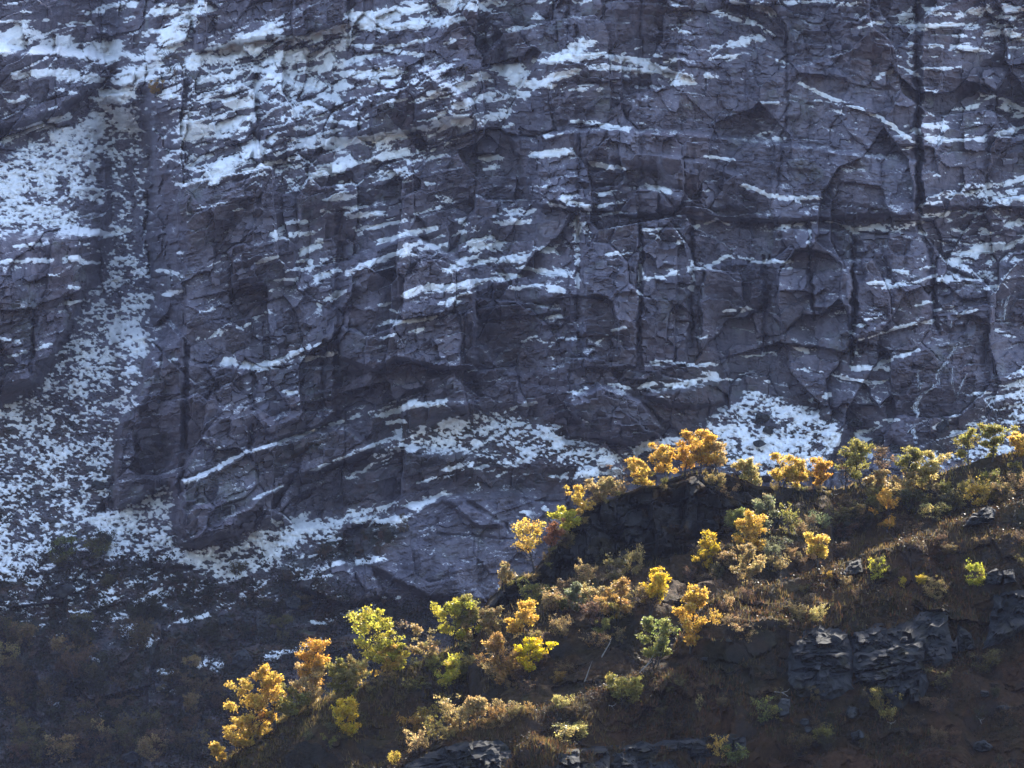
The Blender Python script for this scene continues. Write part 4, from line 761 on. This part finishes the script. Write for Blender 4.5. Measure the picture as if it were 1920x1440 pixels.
# (u, v of the foot, height px, width px, colour, fold, label, extra)
T1 = dict(crown0=.34); MS = dict(stems=3, crown0=.25); FULL = dict(crown0=.14, dens=1.15); BARE = dict(crown0=.22, sparse=.9, dens=.35); THIN = dict(crown0=.3, sparse=.35, dens=.8)
TREES = [
 (476,1394,128,84,'gold',A,'broad golden birch second lowest on the bottom ridge, leaves down to the ground',dict(stems=3,crown0=.10,dens=1.2)),
 (522,1366,122,82,'amber',A,'dense amber gold birch beside the lowest golden birches, below the orange one',dict(stems=2,crown0=.16,dens=1.2)),
 (452,1410,62,56,'gold',A,'short golden birch at the lower end of the ridge',FULL),
 (420,1428,36,36,'gold',A,'tiny leaning yellow birch hanging over the lowest tip of the ridge',dict(stems=2,crown0=.3,lean=-.3)),
 (552,1350,62,52,'olive',A,'dark olive bush tree tucked behind the rim beside the amber birch',FULL),
 (588,1322,122,62,'orange',A,'slender rust orange birch with a dark trunk on the lower ridge',dict(crown0=.42,dens=1.0)),
 (572,1330,88,60,'peach',A,'pale peach gold birch right under the slender orange birch',dict(stems=3,crown0=.2)),
 (630,1308,66,48,'olive',A,'olive green birch between the orange birch and the big lime tree',FULL),
 (660,1294,54,62,'pale',A,'low pale gold bushy birch left of the big lime yellow tree',FULL),
 (697,1284,130,104,'lime',A,'big lime yellow birch with a clear dark trunk on the ridge',dict(crown0=.30,dens=1.15)),
 (722,1270,62,56,'gold',A,'golden bushy birch behind the big lime tree',FULL),
 (742,1262,76,44,'lime',A,'small lime birch right of the big lime tree',FULL),
 (745,1248,98,50,'brown',A,'leafless dark birch standing behind the lime trees',BARE),
 (796,1237,66,64,'ochre',A,'rounded ochre birch on the ridge between bare twigs and the olive yellow tree',dict(stems=2,crown0=.16)),
 (847,1217,92,64,'lime',A,'tall yellow green birch on the ridge left of the black rock edge',dict(crown0=.22,dens=1.05)),
 (868,1208,98,44,'olive',A,'olive topped birch just behind the tall yellow green one',T1),
 (880,1206,66,30,'peach',A,'narrow peach birch beside the black rock edge',FULL),
 (940,1108,62,46,'ochre',A,'scraggly half bare birch on the rock below the open golden birch',dict(crown0=.25,sparse=.45,dens=.7,stems=2)),
 (1000,1080,106,80,'gold',A,'open golden birch with visible branches against the grey slab',dict(crown0=.34,sparse=.5,dens=.55)),
 (1030,1040,66,34,'red',A,'small reddish birch top beside the open golden birch',dict(crown0=.3,sparse=.4,dens=.7)),
 (1058,1008,64,58,'lime',A,'yellow green birch on the steep left edge of the knoll',dict(stems=2,crown0=.2)),
 (1094,966,62,66,'gold',A,'golden birch at the left shoulder of the knoll',dict(stems=2,crown0=.15,dens=1.1)),
 (1128,940,36,42,'ochre',A,'low ochre birch on the knoll crest beside the golden shoulder birch',FULL),
 (1158,930,38,50,'ochre',A,'half bare ochre birch scrub on the knoll crest',dict(stems=3,crown0=.2,sparse=.3)),
 (1168,926,54,34,'brown',A,'thin nearly leafless birch sticking up from the knoll crest scrub',BARE),
 (1212,916,56,64,'gold',A,'golden birch low on the left of the knoll top group',dict(stems=3,crown0=.15)),
 (1248,908,78,48,'amber',A,'amber birch with a straight dark trunk on the knoll top',dict(crown0=.34)),
 (1282,898,90,86,'orange',A,'large orange gold birch crowning the knoll',dict(crown0=.34,dens=1.1,stems=2)),
 (1312,896,78,52,'amber',A,'amber birch right behind the large one crowning the knoll',dict(crown0=.36)),
 (1342,892,68,44,'peach',A,'peach orange birch at the right end of the knoll top group',dict(crown0=.36,sparse=.15)),
 (1402,914,50,50,'pale',A,'pale yellow birch in the dip right of the knoll top',FULL),
 (1462,918,76,62,'gold',A,'yellow gold birch with forked dark stems above the snowy scree cone',dict(stems=3,crown0=.3)),
 (1500,918,58,44,'gold',A,'golden birch between the forked gold birch and the small orange one',dict(stems=2,crown0=.25)),
 (1534,916,60,38,'orange',A,'small orange birch at the right end of the dip group',dict(crown0=.3)),
 (1586,922,78,40,'brown',A,'leafless purplish birch left of the tall olive gold birch',BARE),
 (1622,920,98,58,'olive',A,'tall olive gold birch in the tree clump above the waterfall side',dict(crown0=.28)),
 (1660,918,92,40,'brown',A,'tall brown nearly bare birch in the middle of the right tree clump',dict(crown0=.3,sparse=.7,dens=.5)),
 (1640,930,52,52,'ochre',A,'ochre undergrowth birch at the foot of the tall olive gold birch',dict(stems=3,crown0=.15)),
 (1712,926,94,40,'olive',A,'slim olive gold birch with a tuft top right of the bare brown birch',dict(crown0=.52)),
 (1690,938,60,56,'ochre',A,'bushy ochre birch between the bare brown and the tuft topped birch',dict(stems=3,crown0=.15)),
 (1748,940,94,64,'pale',A,'pale gold birch at the right end of the tree clump',dict(crown0=.22,dens=1.1)),
 (1816,872,70,68,'olive',A,'wide olive birch on the rocky crest, left of a second one',dict(crown0=.25,stems=2)),
 (1860,862,66,52,'olive',A,'olive birch on the rocky crest nearest the snowy slope',dict(crown0=.25)),
 (1908,856,40,40,'gold',A,'small golden birch on the crest at the picture edge',FULL),
 (1665,992,78,44,'orange',A,'bright orange cone shaped young birch in front of the thicket',dict(crown0=.10,dens=1.0)),
 (1410,1040,102,68,'amber',A,'glowing amber birch with layered branches before the dark knoll face',dict(crown0=.16,dens=1.0)),
 (1432,1010,80,50,'grey',A,'grey green willow behind the glowing amber birch',FULL),
 (1378,1012,60,44,'green',A,'yellow green young birch left of the glowing amber birch',FULL),
 (1320,1062,78,34,'yellow',A,'narrow bright yellow birch at the foot of the knoll face',dict(crown0=.15,dens=1.15)),
 (1396,1104,80,70,'ochre',A,'ochre gold birch below the glowing amber birch, on sunlit grass',dict(crown0=.25,stems=2)),
 (1534,1072,68,42,'gold',B,'small golden birch with a bare lower trunk on a dark hummock',dict(crown0=.48)),
 (1214,1152,98,70,'yellow',A,'bright yellow birch with several thin stems at the knoll foot',dict(crown0=.36,stems=3,dens=1.1)),
 (1154,1168,94,72,'rust',A,'brownish orange birch left of the bright yellow birch',dict(crown0=.2,stems=2)),
 (1082,1142,56,46,'grey',A,'grey green willow at the foot of the dark knoll face',FULL),
 (1052,1140,28,26,'green',A,'little green willow beside the grey green one',FULL),
 (1294,1220,126,74,'amber',B,'vivid amber orange birch standing on the sunny edge of the front slope',dict(crown0=.14,dens=1.25)),
 (1228,1246,96,58,'green',B,'lime green willow left of the vivid amber birch',dict(stems=3,crown0=.25)),
 (972,1196,82,74,'amber',A,'amber birch below the black rock edge, behind the yellow and orange pair',dict(crown0=.25,stems=2)),
 (928,1190,52,62,'ochre',A,'wide ochre birch left of the amber birch under the black rock edge',dict(stems=3,crown0=.15)),
 (950,1296,108,84,'rust',A,'big rusty orange birch beside the brilliant yellow one',dict(crown0=.22,dens=1.05,stems=2)),
 (990,1272,86,52,'vivid',A,'brilliant lemon yellow birch against the rusty orange one',dict(crown0=.25,dens=1.1)),
 (645,1382,76,48,'yellow',A,'golden yellow birch alone on the dark slope below the ridge',dict(crown0=.15)),
 (846,1306,74,66,'lime',A,'sparse pale green birch alone on the dark slope below the ridge trees',dict(crown0=.3,sparse=.45,dens=.7)),
 (1168,1326,66,62,'olive',B,'olive yellow birch bush with pale stems on the front slope',dict(stems=4,crown0=.25)),
 (896,1362,60,34,'ochre',B,'upright ochre birch on the edge of the front slope',FULL),
]
for k, (u, v, h, wd, c, f, lb, ex) in enumerate(TREES):
    place_tree('birch_tree', lb, 'tree', f.at(u, v), h, wd, c, 1000 + k * 7, **ex)
# trees rooted in the high gully
for k, (u, v, h, wd, c, lb, ex) in enumerate([
 (318,150,64,34,'brown','bare brown tree standing in the snow of the high gully',BARE), (342,140,50,28,'brown','second bare tree right of another in the high snowy gully',BARE),
 (290,180,34,36,'rust','low rust coloured bush on the snow just below the bare gully trees',dict(stems=4,crown0=.2,sparse=.3,dens=.7)),
 (330,165,40,30,'brown','leafless shrub at the foot of the bare gully trees',BARE),(690,320,30,40,'brown','leafless shrub on the snowy ledges of the upper wall',BARE),(872,150,34,20,'brown','thin bare tree on the upper snow ledge by the dark alcove',BARE)]):
    place_tree('gully_tree' if h > 40 else 'gully_shrub', lb, 'tree' if h > 40 else 'shrub', cliff_at(u, v), h, wd, c, 3000 + k, **ex)

# ------------------------------------------------------------------ shrubs: a dozen shapes, copied
VAR = []
for k in range(12):
    (bv, bf), lf = tree_data(5000 + k, 2.2, 2.6 + .1 * (k % 5), crown0=.12, stems=4 + k % 3, dens=.40 if k % 3 else .22, leaf=.085, sparse=.1 if k % 3 else .45)
    VAR.append((mesh_np('stems', bv, bf, smooth=True), mesh_np('foliage', lf[0], lf[1], {'var': lf[2]})))
    VAR[-1][0].materials.append(M_BARK); VAR[-1][1].materials.append(M_LEAF)
RS = random.Random(4)
def shrub(u, v, h, wd, c, where, label, group=None, name='shrub'):
    p = where(u, v); s = p[1] / FPX; k = RS.randrange(12)
    root = obj(name, None, None, label=label, cat='shrub', group=group, loc=p)
    root.rotation_euler = (0, 0, RS.uniform(0, 6.28)); f = h * s / 2.2; g = wd * s / 2.7; root.scale = (g, g, f)
    obj('stems', VAR[k][0], None, root)
    o = obj('foliage', VAR[k][1], None, root); j = RS.uniform(.8, 1.2); c = PAL[c]; j *= .6 if name == 'valley_shrub' else .58; o.color = (c[0] * j, c[1] * j * RS.uniform(.9, 1.1), c[2] * j, 1)
ONE = [
 (1040,1398,46,80,'pale',B,'wide straw pale shrub on the front slope near the bottom'),(1075,1392,42,50,'pale',B,'pale shrub overlapping the wide straw pale one'),(1350,1418,42,44,'gold',B,'gold topped green shrub above the bottom rock step'),
 (1372,1432,40,54,'green',B,'dull green shrub beside the gold topped one at the bottom'),(1640,1082,40,44,'lime',B,'yellow shrub on the sunny crest beside a small rock face'),(1690,1104,26,18,'yellow',B,'first of three tiny yellow shrubs on the upper front slope'),
 (1726,1096,22,26,'yellow',B,'middle one of three tiny yellow shrubs on the upper front slope'),(1757,1110,26,28,'pale',B,'last of three tiny yellow shrubs on the upper front slope'),(1497,1166,28,30,'pale',B,'small pale shrub, left one of a pair on the front slope'),
 (1533,1166,32,32,'pale',B,'small pale shrub, right one of a pair on the front slope'),(1398,1202,34,50,'peach',B,'pale peach shrub on the mid front slope'),(1360,1150,40,30,'ochre',B,'ochre shrub below the sunlit grass'),(1345,1170,30,28,'amber',B,'small amber shrub right of the vivid amber birch'),
 (1832,1098,44,44,'lime',B,'sparse pale green shrub above the twin-knobbed outcrop'),(1750,978,40,60,'pale',A,'pale gold shrub right of the thicket'),(1842,950,48,60,'gold',A,'rounded gold shrub high at the side of the slope'),(1886,944,44,64,'ochre',A,'ochre shrub high beside the rounded gold one'),
 (1430,1352,46,56,'green',B,'dull green shrub in the shade below the mid slope'),(1455,1352,38,40,'olive',B,'olive shrub touching the dull green one in the shade'),(1310,1330,30,18,'peach',B,'small lone peach shrub in the middle of the dark slope'),
 (1664,1350,60,54,'olive',B,'dark olive shrub in front of the largest outcrop foot'),(1845,1262,44,56,'dull',B,'dull brown shrub below the pointed outcrop'),(1760,1290,46,70,'dull',B,'wide dull shrub right of the largest outcrop'),(1548,1396,36,46,'olive',B,'olive shrub right of the low bottom rocks'),(1500,1412,40,50,'dull',B,'dull shrub at the bottom left of the olive one'),
 (740,1432,30,22,'gold',B,'tiny gold shrub at the very lip of the lower edge'),(778,1400,46,52,'peach',B,'peach shrub on the lip right above the tiny gold shrub'),(800,1362,44,50,'gold',A,'gold shrub in the dark hollow behind the front slope lip'),(816,1388,50,50,'olive',B,'olive gold shrub on the lip of the front slope'),(770,1376,36,44,'amber',A,'amber shrub deepest in the dark hollow'),
 (858,1372,56,56,'ochre',B,'ochre gold shrub on the lip, left of the upright ochre birch'),(940,1344,40,50,'ochre',B,'ochre shrub on the lip right of the upright ochre birch'),(836,1330,30,34,'gold',A,'small gold shrub on the dark slope below the sparse green birch'),(815,1298,26,36,'grey',A,'small grey green shrub left of the sparse pale green birch'),
 (1340,922,36,36,'ochre',A,'ochre shrub growing on the dark brow of the knoll'),(1366,934,30,34,'ochre',A,'second ochre shrub on the dark brow of the knoll, lower right'),(1100,1094,44,44,'ochre',A,'ochre shrub against the left of the knoll face'),(1150,1086,44,48,'dull',A,'dull shrub in the shade of the knoll face'),(1190,1080,52,42,'ochre',A,'ochre shrub above the bright yellow birch'),
 (1130,1070,50,46,'dark',A,'dark shrub in front of the knoll face'),(1062,1030,34,34,'dull',A,'dull shrub on the ledge left of the pale knoll rock'),(1480,1000,60,50,'olive',A,'olive shrub between mossy boulders right of the willow'),(1550,1090,20,20,'amber',B,'tiny amber plant under the small golden birch'),
]
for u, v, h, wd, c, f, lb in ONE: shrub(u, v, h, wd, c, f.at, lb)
WORD = {'gold':'golden','amber':'amber','orange':'orange','rust':'rust red','lime':'lime','yellow':'yellow','olive':'olive','ochre':'ochre','pale':'straw pale','green':'green','grey':'grey green','brown':'brown','peach':'peach','dull':'dull khaki','dark':'blackish','red':'red','vivid':'lemon'}
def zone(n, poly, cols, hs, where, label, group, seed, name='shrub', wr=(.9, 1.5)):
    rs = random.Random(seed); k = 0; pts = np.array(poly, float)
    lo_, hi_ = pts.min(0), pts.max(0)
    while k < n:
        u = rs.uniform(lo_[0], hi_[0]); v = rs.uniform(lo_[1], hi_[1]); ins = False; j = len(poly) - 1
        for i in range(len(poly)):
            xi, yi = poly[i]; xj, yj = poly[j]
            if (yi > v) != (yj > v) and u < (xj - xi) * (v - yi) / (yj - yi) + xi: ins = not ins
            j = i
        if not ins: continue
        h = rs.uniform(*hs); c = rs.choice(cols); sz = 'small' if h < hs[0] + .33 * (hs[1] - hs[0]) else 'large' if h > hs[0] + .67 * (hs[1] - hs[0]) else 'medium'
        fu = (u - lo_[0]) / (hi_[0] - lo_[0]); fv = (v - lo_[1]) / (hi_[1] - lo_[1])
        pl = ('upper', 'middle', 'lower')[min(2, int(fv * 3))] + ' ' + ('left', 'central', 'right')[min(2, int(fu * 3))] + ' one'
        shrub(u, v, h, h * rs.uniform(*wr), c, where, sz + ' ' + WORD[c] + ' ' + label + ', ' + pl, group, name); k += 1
zone(18,[(1000,1130),(1060,1120),(1260,1130),(1240,1180),(1120,1220),(1020,1200)],['ochre','pale','ochre','brown','olive'],(28,48),A.at,'tangled shrub on the bench under the dark knoll','shrubs on the bench under the knoll',11)
zone(14,[(900,1200),(1060,1190),(1080,1260),(1040,1320),(900,1330),(880,1250)],['brown','rust','ochre'],(22,38),A.at,'shrub around the orange and yellow pair of birches','shrubs around the orange and yellow birches',12)
zone(19,[(1420,980),(1560,960),(1620,1030),(1500,1080),(1340,1090),(1360,1040)],['grey','brown','ochre','dull'],(20,38),A.at,'twiggy shrub among the mossy boulders','twiggy shrubs among the mossy boulders',13)
zone(20,[(1570,930),(1780,935),(1800,960),(1720,1010),(1600,1020),(1560,980)],['brown','dull','dark','olive'],(26,46),A.at,'thicket shrub below the tall ridge trees','thicket below the tall ridge trees',14)
zone(12,[(1280,1055),(1360,1040),(1400,1070),(1320,1100),(1280,1100)],['dark','brown','dull'],(20,34),A.at,'shrub at the foot of the narrow yellow birch','dark shrubs at the knoll foot',15)
zone(14,[(1740,930),(1920,890),(1920,930),(1800,965)],['ochre','olive','pale'],(22,40),A.at,'shrub on the high shoulder under the rocky crest','shrubs on the high shoulder',16)
zone(16,[(600,1300),(700,1290),(880,1225),(880,1290),(760,1340),(640,1400),(560,1400)],['dull','grey','olive'],(14,28),A.at,'low shrub on the dark back slope','low shrubs on the dark back slope',17)
zone(12,[(1320,1130),(1500,1110),(1620,1090),(1620,1130),(1460,1190),(1330,1210)],['ochre','dull','brown'],(14,28),B.at,'low shrub on the upper front slope','low shrubs on the upper front slope',18)
zone(13,[(1640,1060),(1920,980),(1920,1100),(1800,1130),(1640,1130)],['brown','dull','ochre','dark'],(16,32),B.at,'low shrub on the upper slope above the outcrops','low shrubs above the outcrops',19)
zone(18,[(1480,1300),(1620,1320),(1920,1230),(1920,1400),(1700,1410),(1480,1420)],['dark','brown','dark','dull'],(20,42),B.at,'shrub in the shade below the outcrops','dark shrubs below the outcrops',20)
zone(18,[(1000,1340),(1250,1280),(1460,1240),(1460,1330),(1200,1390),(1010,1390)],['dull','brown','dark'],(12,24),B.at,'low shrub on the middle of the front slope','low shrubs on the middle front slope',21)
zone(16,[(760,1420),(860,1372),(990,1330),(1060,1315),(1060,1330),(900,1375)],['ochre','pale','rust'],(16,32),B.at,'shrub along the lip of the front slope','shrubs along the lip of the front slope',22)
zone(34,[(920,1108),(1000,1080),(1100,940),(1180,922),(1300,895),(1420,915),(1600,920),(1600,935),(1400,925),(1300,910),(1120,950),(1010,1095)],['ochre','olive','brown','pale'],(9,18),A.at,'low shrub fringing the knoll skyline','low shrubs fringing the knoll skyline',23)
zone(26,[(440,1420),(560,1335),(700,1284),(880,1210),(880,1222),(700,1296),(560,1350),(450,1430)],['ochre','olive','pale'],(10,20),A.at,'shrub between the trunks of the lower ridge trees','shrubs between the lower ridge trees',24)
# shaded valley behind the ridge
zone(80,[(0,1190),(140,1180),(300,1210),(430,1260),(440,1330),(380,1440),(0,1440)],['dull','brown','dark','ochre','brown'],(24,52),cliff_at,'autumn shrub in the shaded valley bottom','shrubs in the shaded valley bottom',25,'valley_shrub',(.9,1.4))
zone(34,[(140,1060),(330,1070),(560,1090),(760,1150),(640,1230),(470,1220),(300,1200),(160,1180)],['dark','dull','brown','dark'],(18,36),cliff_at,'shrub on the scree below the buttress','dark shrubs on the scree below the buttress',26,'valley_shrub')
zone(12,[(560,1030),(760,980),(760,1010),(600,1070)],['dark','brown'],(12,22),cliff_at,'heather shrub beside the smooth rock slab','heather shrubs beside the smooth slab',27,'valley_shrub')
zone(10,[(100,1040),(190,1010),(190,1070),(90,1080)],['dark','green','dull'],(24,44),cliff_at,'low shrub at the lower edge of the snowy scree','evergreen shrubs at the edge of the scree',28,'valley_shrub')

# ------------------------------------------------------------------ fallen birch stems
M_LOG, t_, b_ = mat_new('bleached_wood'); t_.links.new(ramp(t_, noise_node(t_, N(t_, 'ShaderNodeNewGeometry').outputs['Position'], 9, 4, .6), [(.35, (.16, .145, .125)), (.65, (.24, .22, .20))]), b_.inputs['Base Color']); b_.inputs['Roughness'].default_value = .8
for k, (u0, v0, u1, v1, f, lb) in enumerate([(992,1266,1014,1290,A,'pale dead stem leaning under the lemon yellow birch'),(1096,1278,1106,1250,A,'thin dead stem standing in the black hollow'),(1128,1232,1144,1206,A,'bleached branch on the dark bank of the hollow'),(1452,1296,1478,1306,B,'short bleached stick left of the squat outcrop foot'),
   (1660,1352,1676,1366,B,'crooked pale stick in the heath below the largest outcrop'),(1830,1340,1842,1362,B,'forked pale dead branch in the rust heath'),(1196,1228,1222,1240,B,'bleached stem at the foot of the lime green willow'),(1140,1322,1152,1332,B,'pale stem lying under the olive yellow birch bush'),(1540,905,1572,938,A,'grey dead trunk leaning left of the leafless purplish birch')]):
    p0 = f.at(u0, v0); p1 = P(u1, v1, p0[1] - .15); pm = (p0 + p1) / 2 + np.array([.05, -.05, .12])
    v_, f_ = tubes([(np.array([p0, pm, p1]) - p0, [.05, .04, .02], 6), (np.array([pm, pm * .4 + p1 * .6 + [.1, 0, .25], p1 * .8 + pm * .2 + [.2, 0, .5]]) - p0, [.025, .02, .01], 5)])
    obj('dead_branch', mesh_np('dead_branch', v_, f_, smooth=True), M_LOG, label=lb, cat='branch', loc=p0)

# ------------------------------------------------------------------ grass and low heath
def scatter(fold, n, seed, h, wd, cols, minz=.55, d0=-1, d1=150):
    rs = np.random.RandomState(seed); g = fold
    i = rs.randint(2, g.G.shape[0] - 2, n * 3); j = rs.randint(1, g.G.shape[1] - 1, n * 3)
    ok = (g.N[i, j, 2] > minz) & (g.face[i, j] < .5) & (g.pv[i, j] < 1500) & (g.pu[i, j] > 300) & (g.V[i, j] - g.vc[j] < d1) & (g.V[i, j] - g.vc[j] > d0) & (fbm(g.G[i, j, 0] / 2.6, g.G[i, j, 1] / 2.2, 3, seed) > .43)
    i = i[ok][:n]; j = j[ok][:n]; m = len(i)
    base = g.G[i, j] + rs.normal(0, .06, (m, 3)) * [1, 1, 0]
    az = rs.rand(m) * 6.283; lean = rs.normal(0, .32, (m, 2)); hh = h * (.5 + rs.rand(m))
    side = np.stack([np.cos(az), np.sin(az), 0 * az], -1) * (wd * (.6 + .8 * rs.rand(m)))[:, None]
    tip = base + np.stack([lean[:, 0] * hh, lean[:, 1] * hh - .1 * hh, hh], -1)
    base[:, 2] -= .05
    V = np.stack([base - side, base + side, tip], 1).reshape(-1, 3)
    cc = .48 * np.array(cols)[rs.randint(0, len(cols), m)] * (.7 + .6 * rs.rand(m))[:, None]
    return V, np.arange(3 * m).reshape(m, 3), np.repeat(cc, 3, 0)
for nm, f, n, sd, h, wd, cols in [('grass', A, 22000, 61, .34, .045, [(.30,.22,.07),(.20,.18,.05),(.34,.24,.10)]), ('grass', B, 26000, 62, .30, .04, [(.26,.18,.06),(.18,.15,.05),(.24,.12,.05),(.30,.22,.09)]), ('grass', B, 42000, 63, .30, .055, [(.22,.13,.05),(.14,.13,.05),(.24,.11,.05),(.10,.08,.04)])]:
    v_, f_, c_ = scatter(f, n, sd, h, wd, cols, *((.25, 60, 600) if sd == 63 else ()))
    o = obj(nm, mesh_np(nm, v_, f_, {'var': c_}), M_LEAF, kind='stuff'); o.color = (1, 1, 1, 1)
def cards_on(pts, n, seed, size, cols, up):
    rs = np.random.RandomState(seed); k = rs.randint(0, len(pts), n)
    cen = pts[k] + rs.normal(0, .18, (n, 3)) + np.array([0, 0, up]) * rs.rand(n)[:, None]
    cc = .7 * np.array(cols)[rs.randint(0, len(cols), n)] * (.6 + .8 * rs.rand(n))[:, None]
    return leaf_cards(cen, size, rs, cc)
for f, n, sd in ((A, 30000, 71), (B, 56000, 72)):
    ok = (f.N[..., 2] > .3) & (f.face < .4) & (f.pv < 1500) & (f.pu > 300) & (fbm(f.G[..., 0] / 3.4, f.G[..., 1] / 2.4, 3, sd) > .50)
    v_, f_, c_ = cards_on(f.G[ok], n, sd, .075, [(.055,.035,.016),(.035,.035,.014),(.08,.042,.02),(.03,.022,.014)], .35)
    o = obj('undergrowth', mesh_np('undergrowth', v_, f_, {'var': c_}), M_LEAF, kind='stuff'); o.color = (1, 1, 1, 1)
ok = (VV > 1040) & (UU < 960) & (UU > -100) & (VG > .45) & (Sn < -.1) & (fbm(UU / 26, VV / 20, 3, 73) > .47)
v_, f_, c_ = cards_on(G[ok], 60000, 73, .20, [(.05,.05,.022),(.03,.034,.018),(.07,.04,.02),(.07,.062,.026)], 1.0)
o = obj('undergrowth', mesh_np('undergrowth', v_, f_, {'var': c_}), M_LEAF, kind='stuff'); o.color = (1, 1, 1, 1)

# ------------------------------------------------------------------ haze
def haze(density, color, anis):
    x0, x1, y0, y1, z0, z1 = -270, 230, -12, 520, -34, 190
    V = [(x, y, z) for z in (z0, z1) for y in (y0, y1) for x in (x0, x1)]
    Fh = [(0, 2, 3, 1), (4, 5, 7, 6), (0, 1, 5, 4), (2, 6, 7, 3), (0, 4, 6, 2), (1, 3, 7, 5)]
    mb = bpy.data.meshes.new('haze'); mb.from_pydata(V, [], Fh); mb.update()
    m = bpy.data.materials.new('haze'); m.use_nodes = True; t = m.node_tree; t.nodes.remove(t.nodes['Principled BSDF'])
    pv = N(t, 'ShaderNodeVolumePrincipled'); pv.inputs['Density'].default_value = density
    pv.inputs['Color'].default_value = (*color, 1); pv.inputs['Anisotropy'].default_value = anis
    t.links.new(pv.outputs[0], t.nodes['Material Output'].inputs['Volume'])
    obj('haze', mb, m, kind='stuff')
haze(0.00008, (0.66, 0.68, 1.0), -0.4)
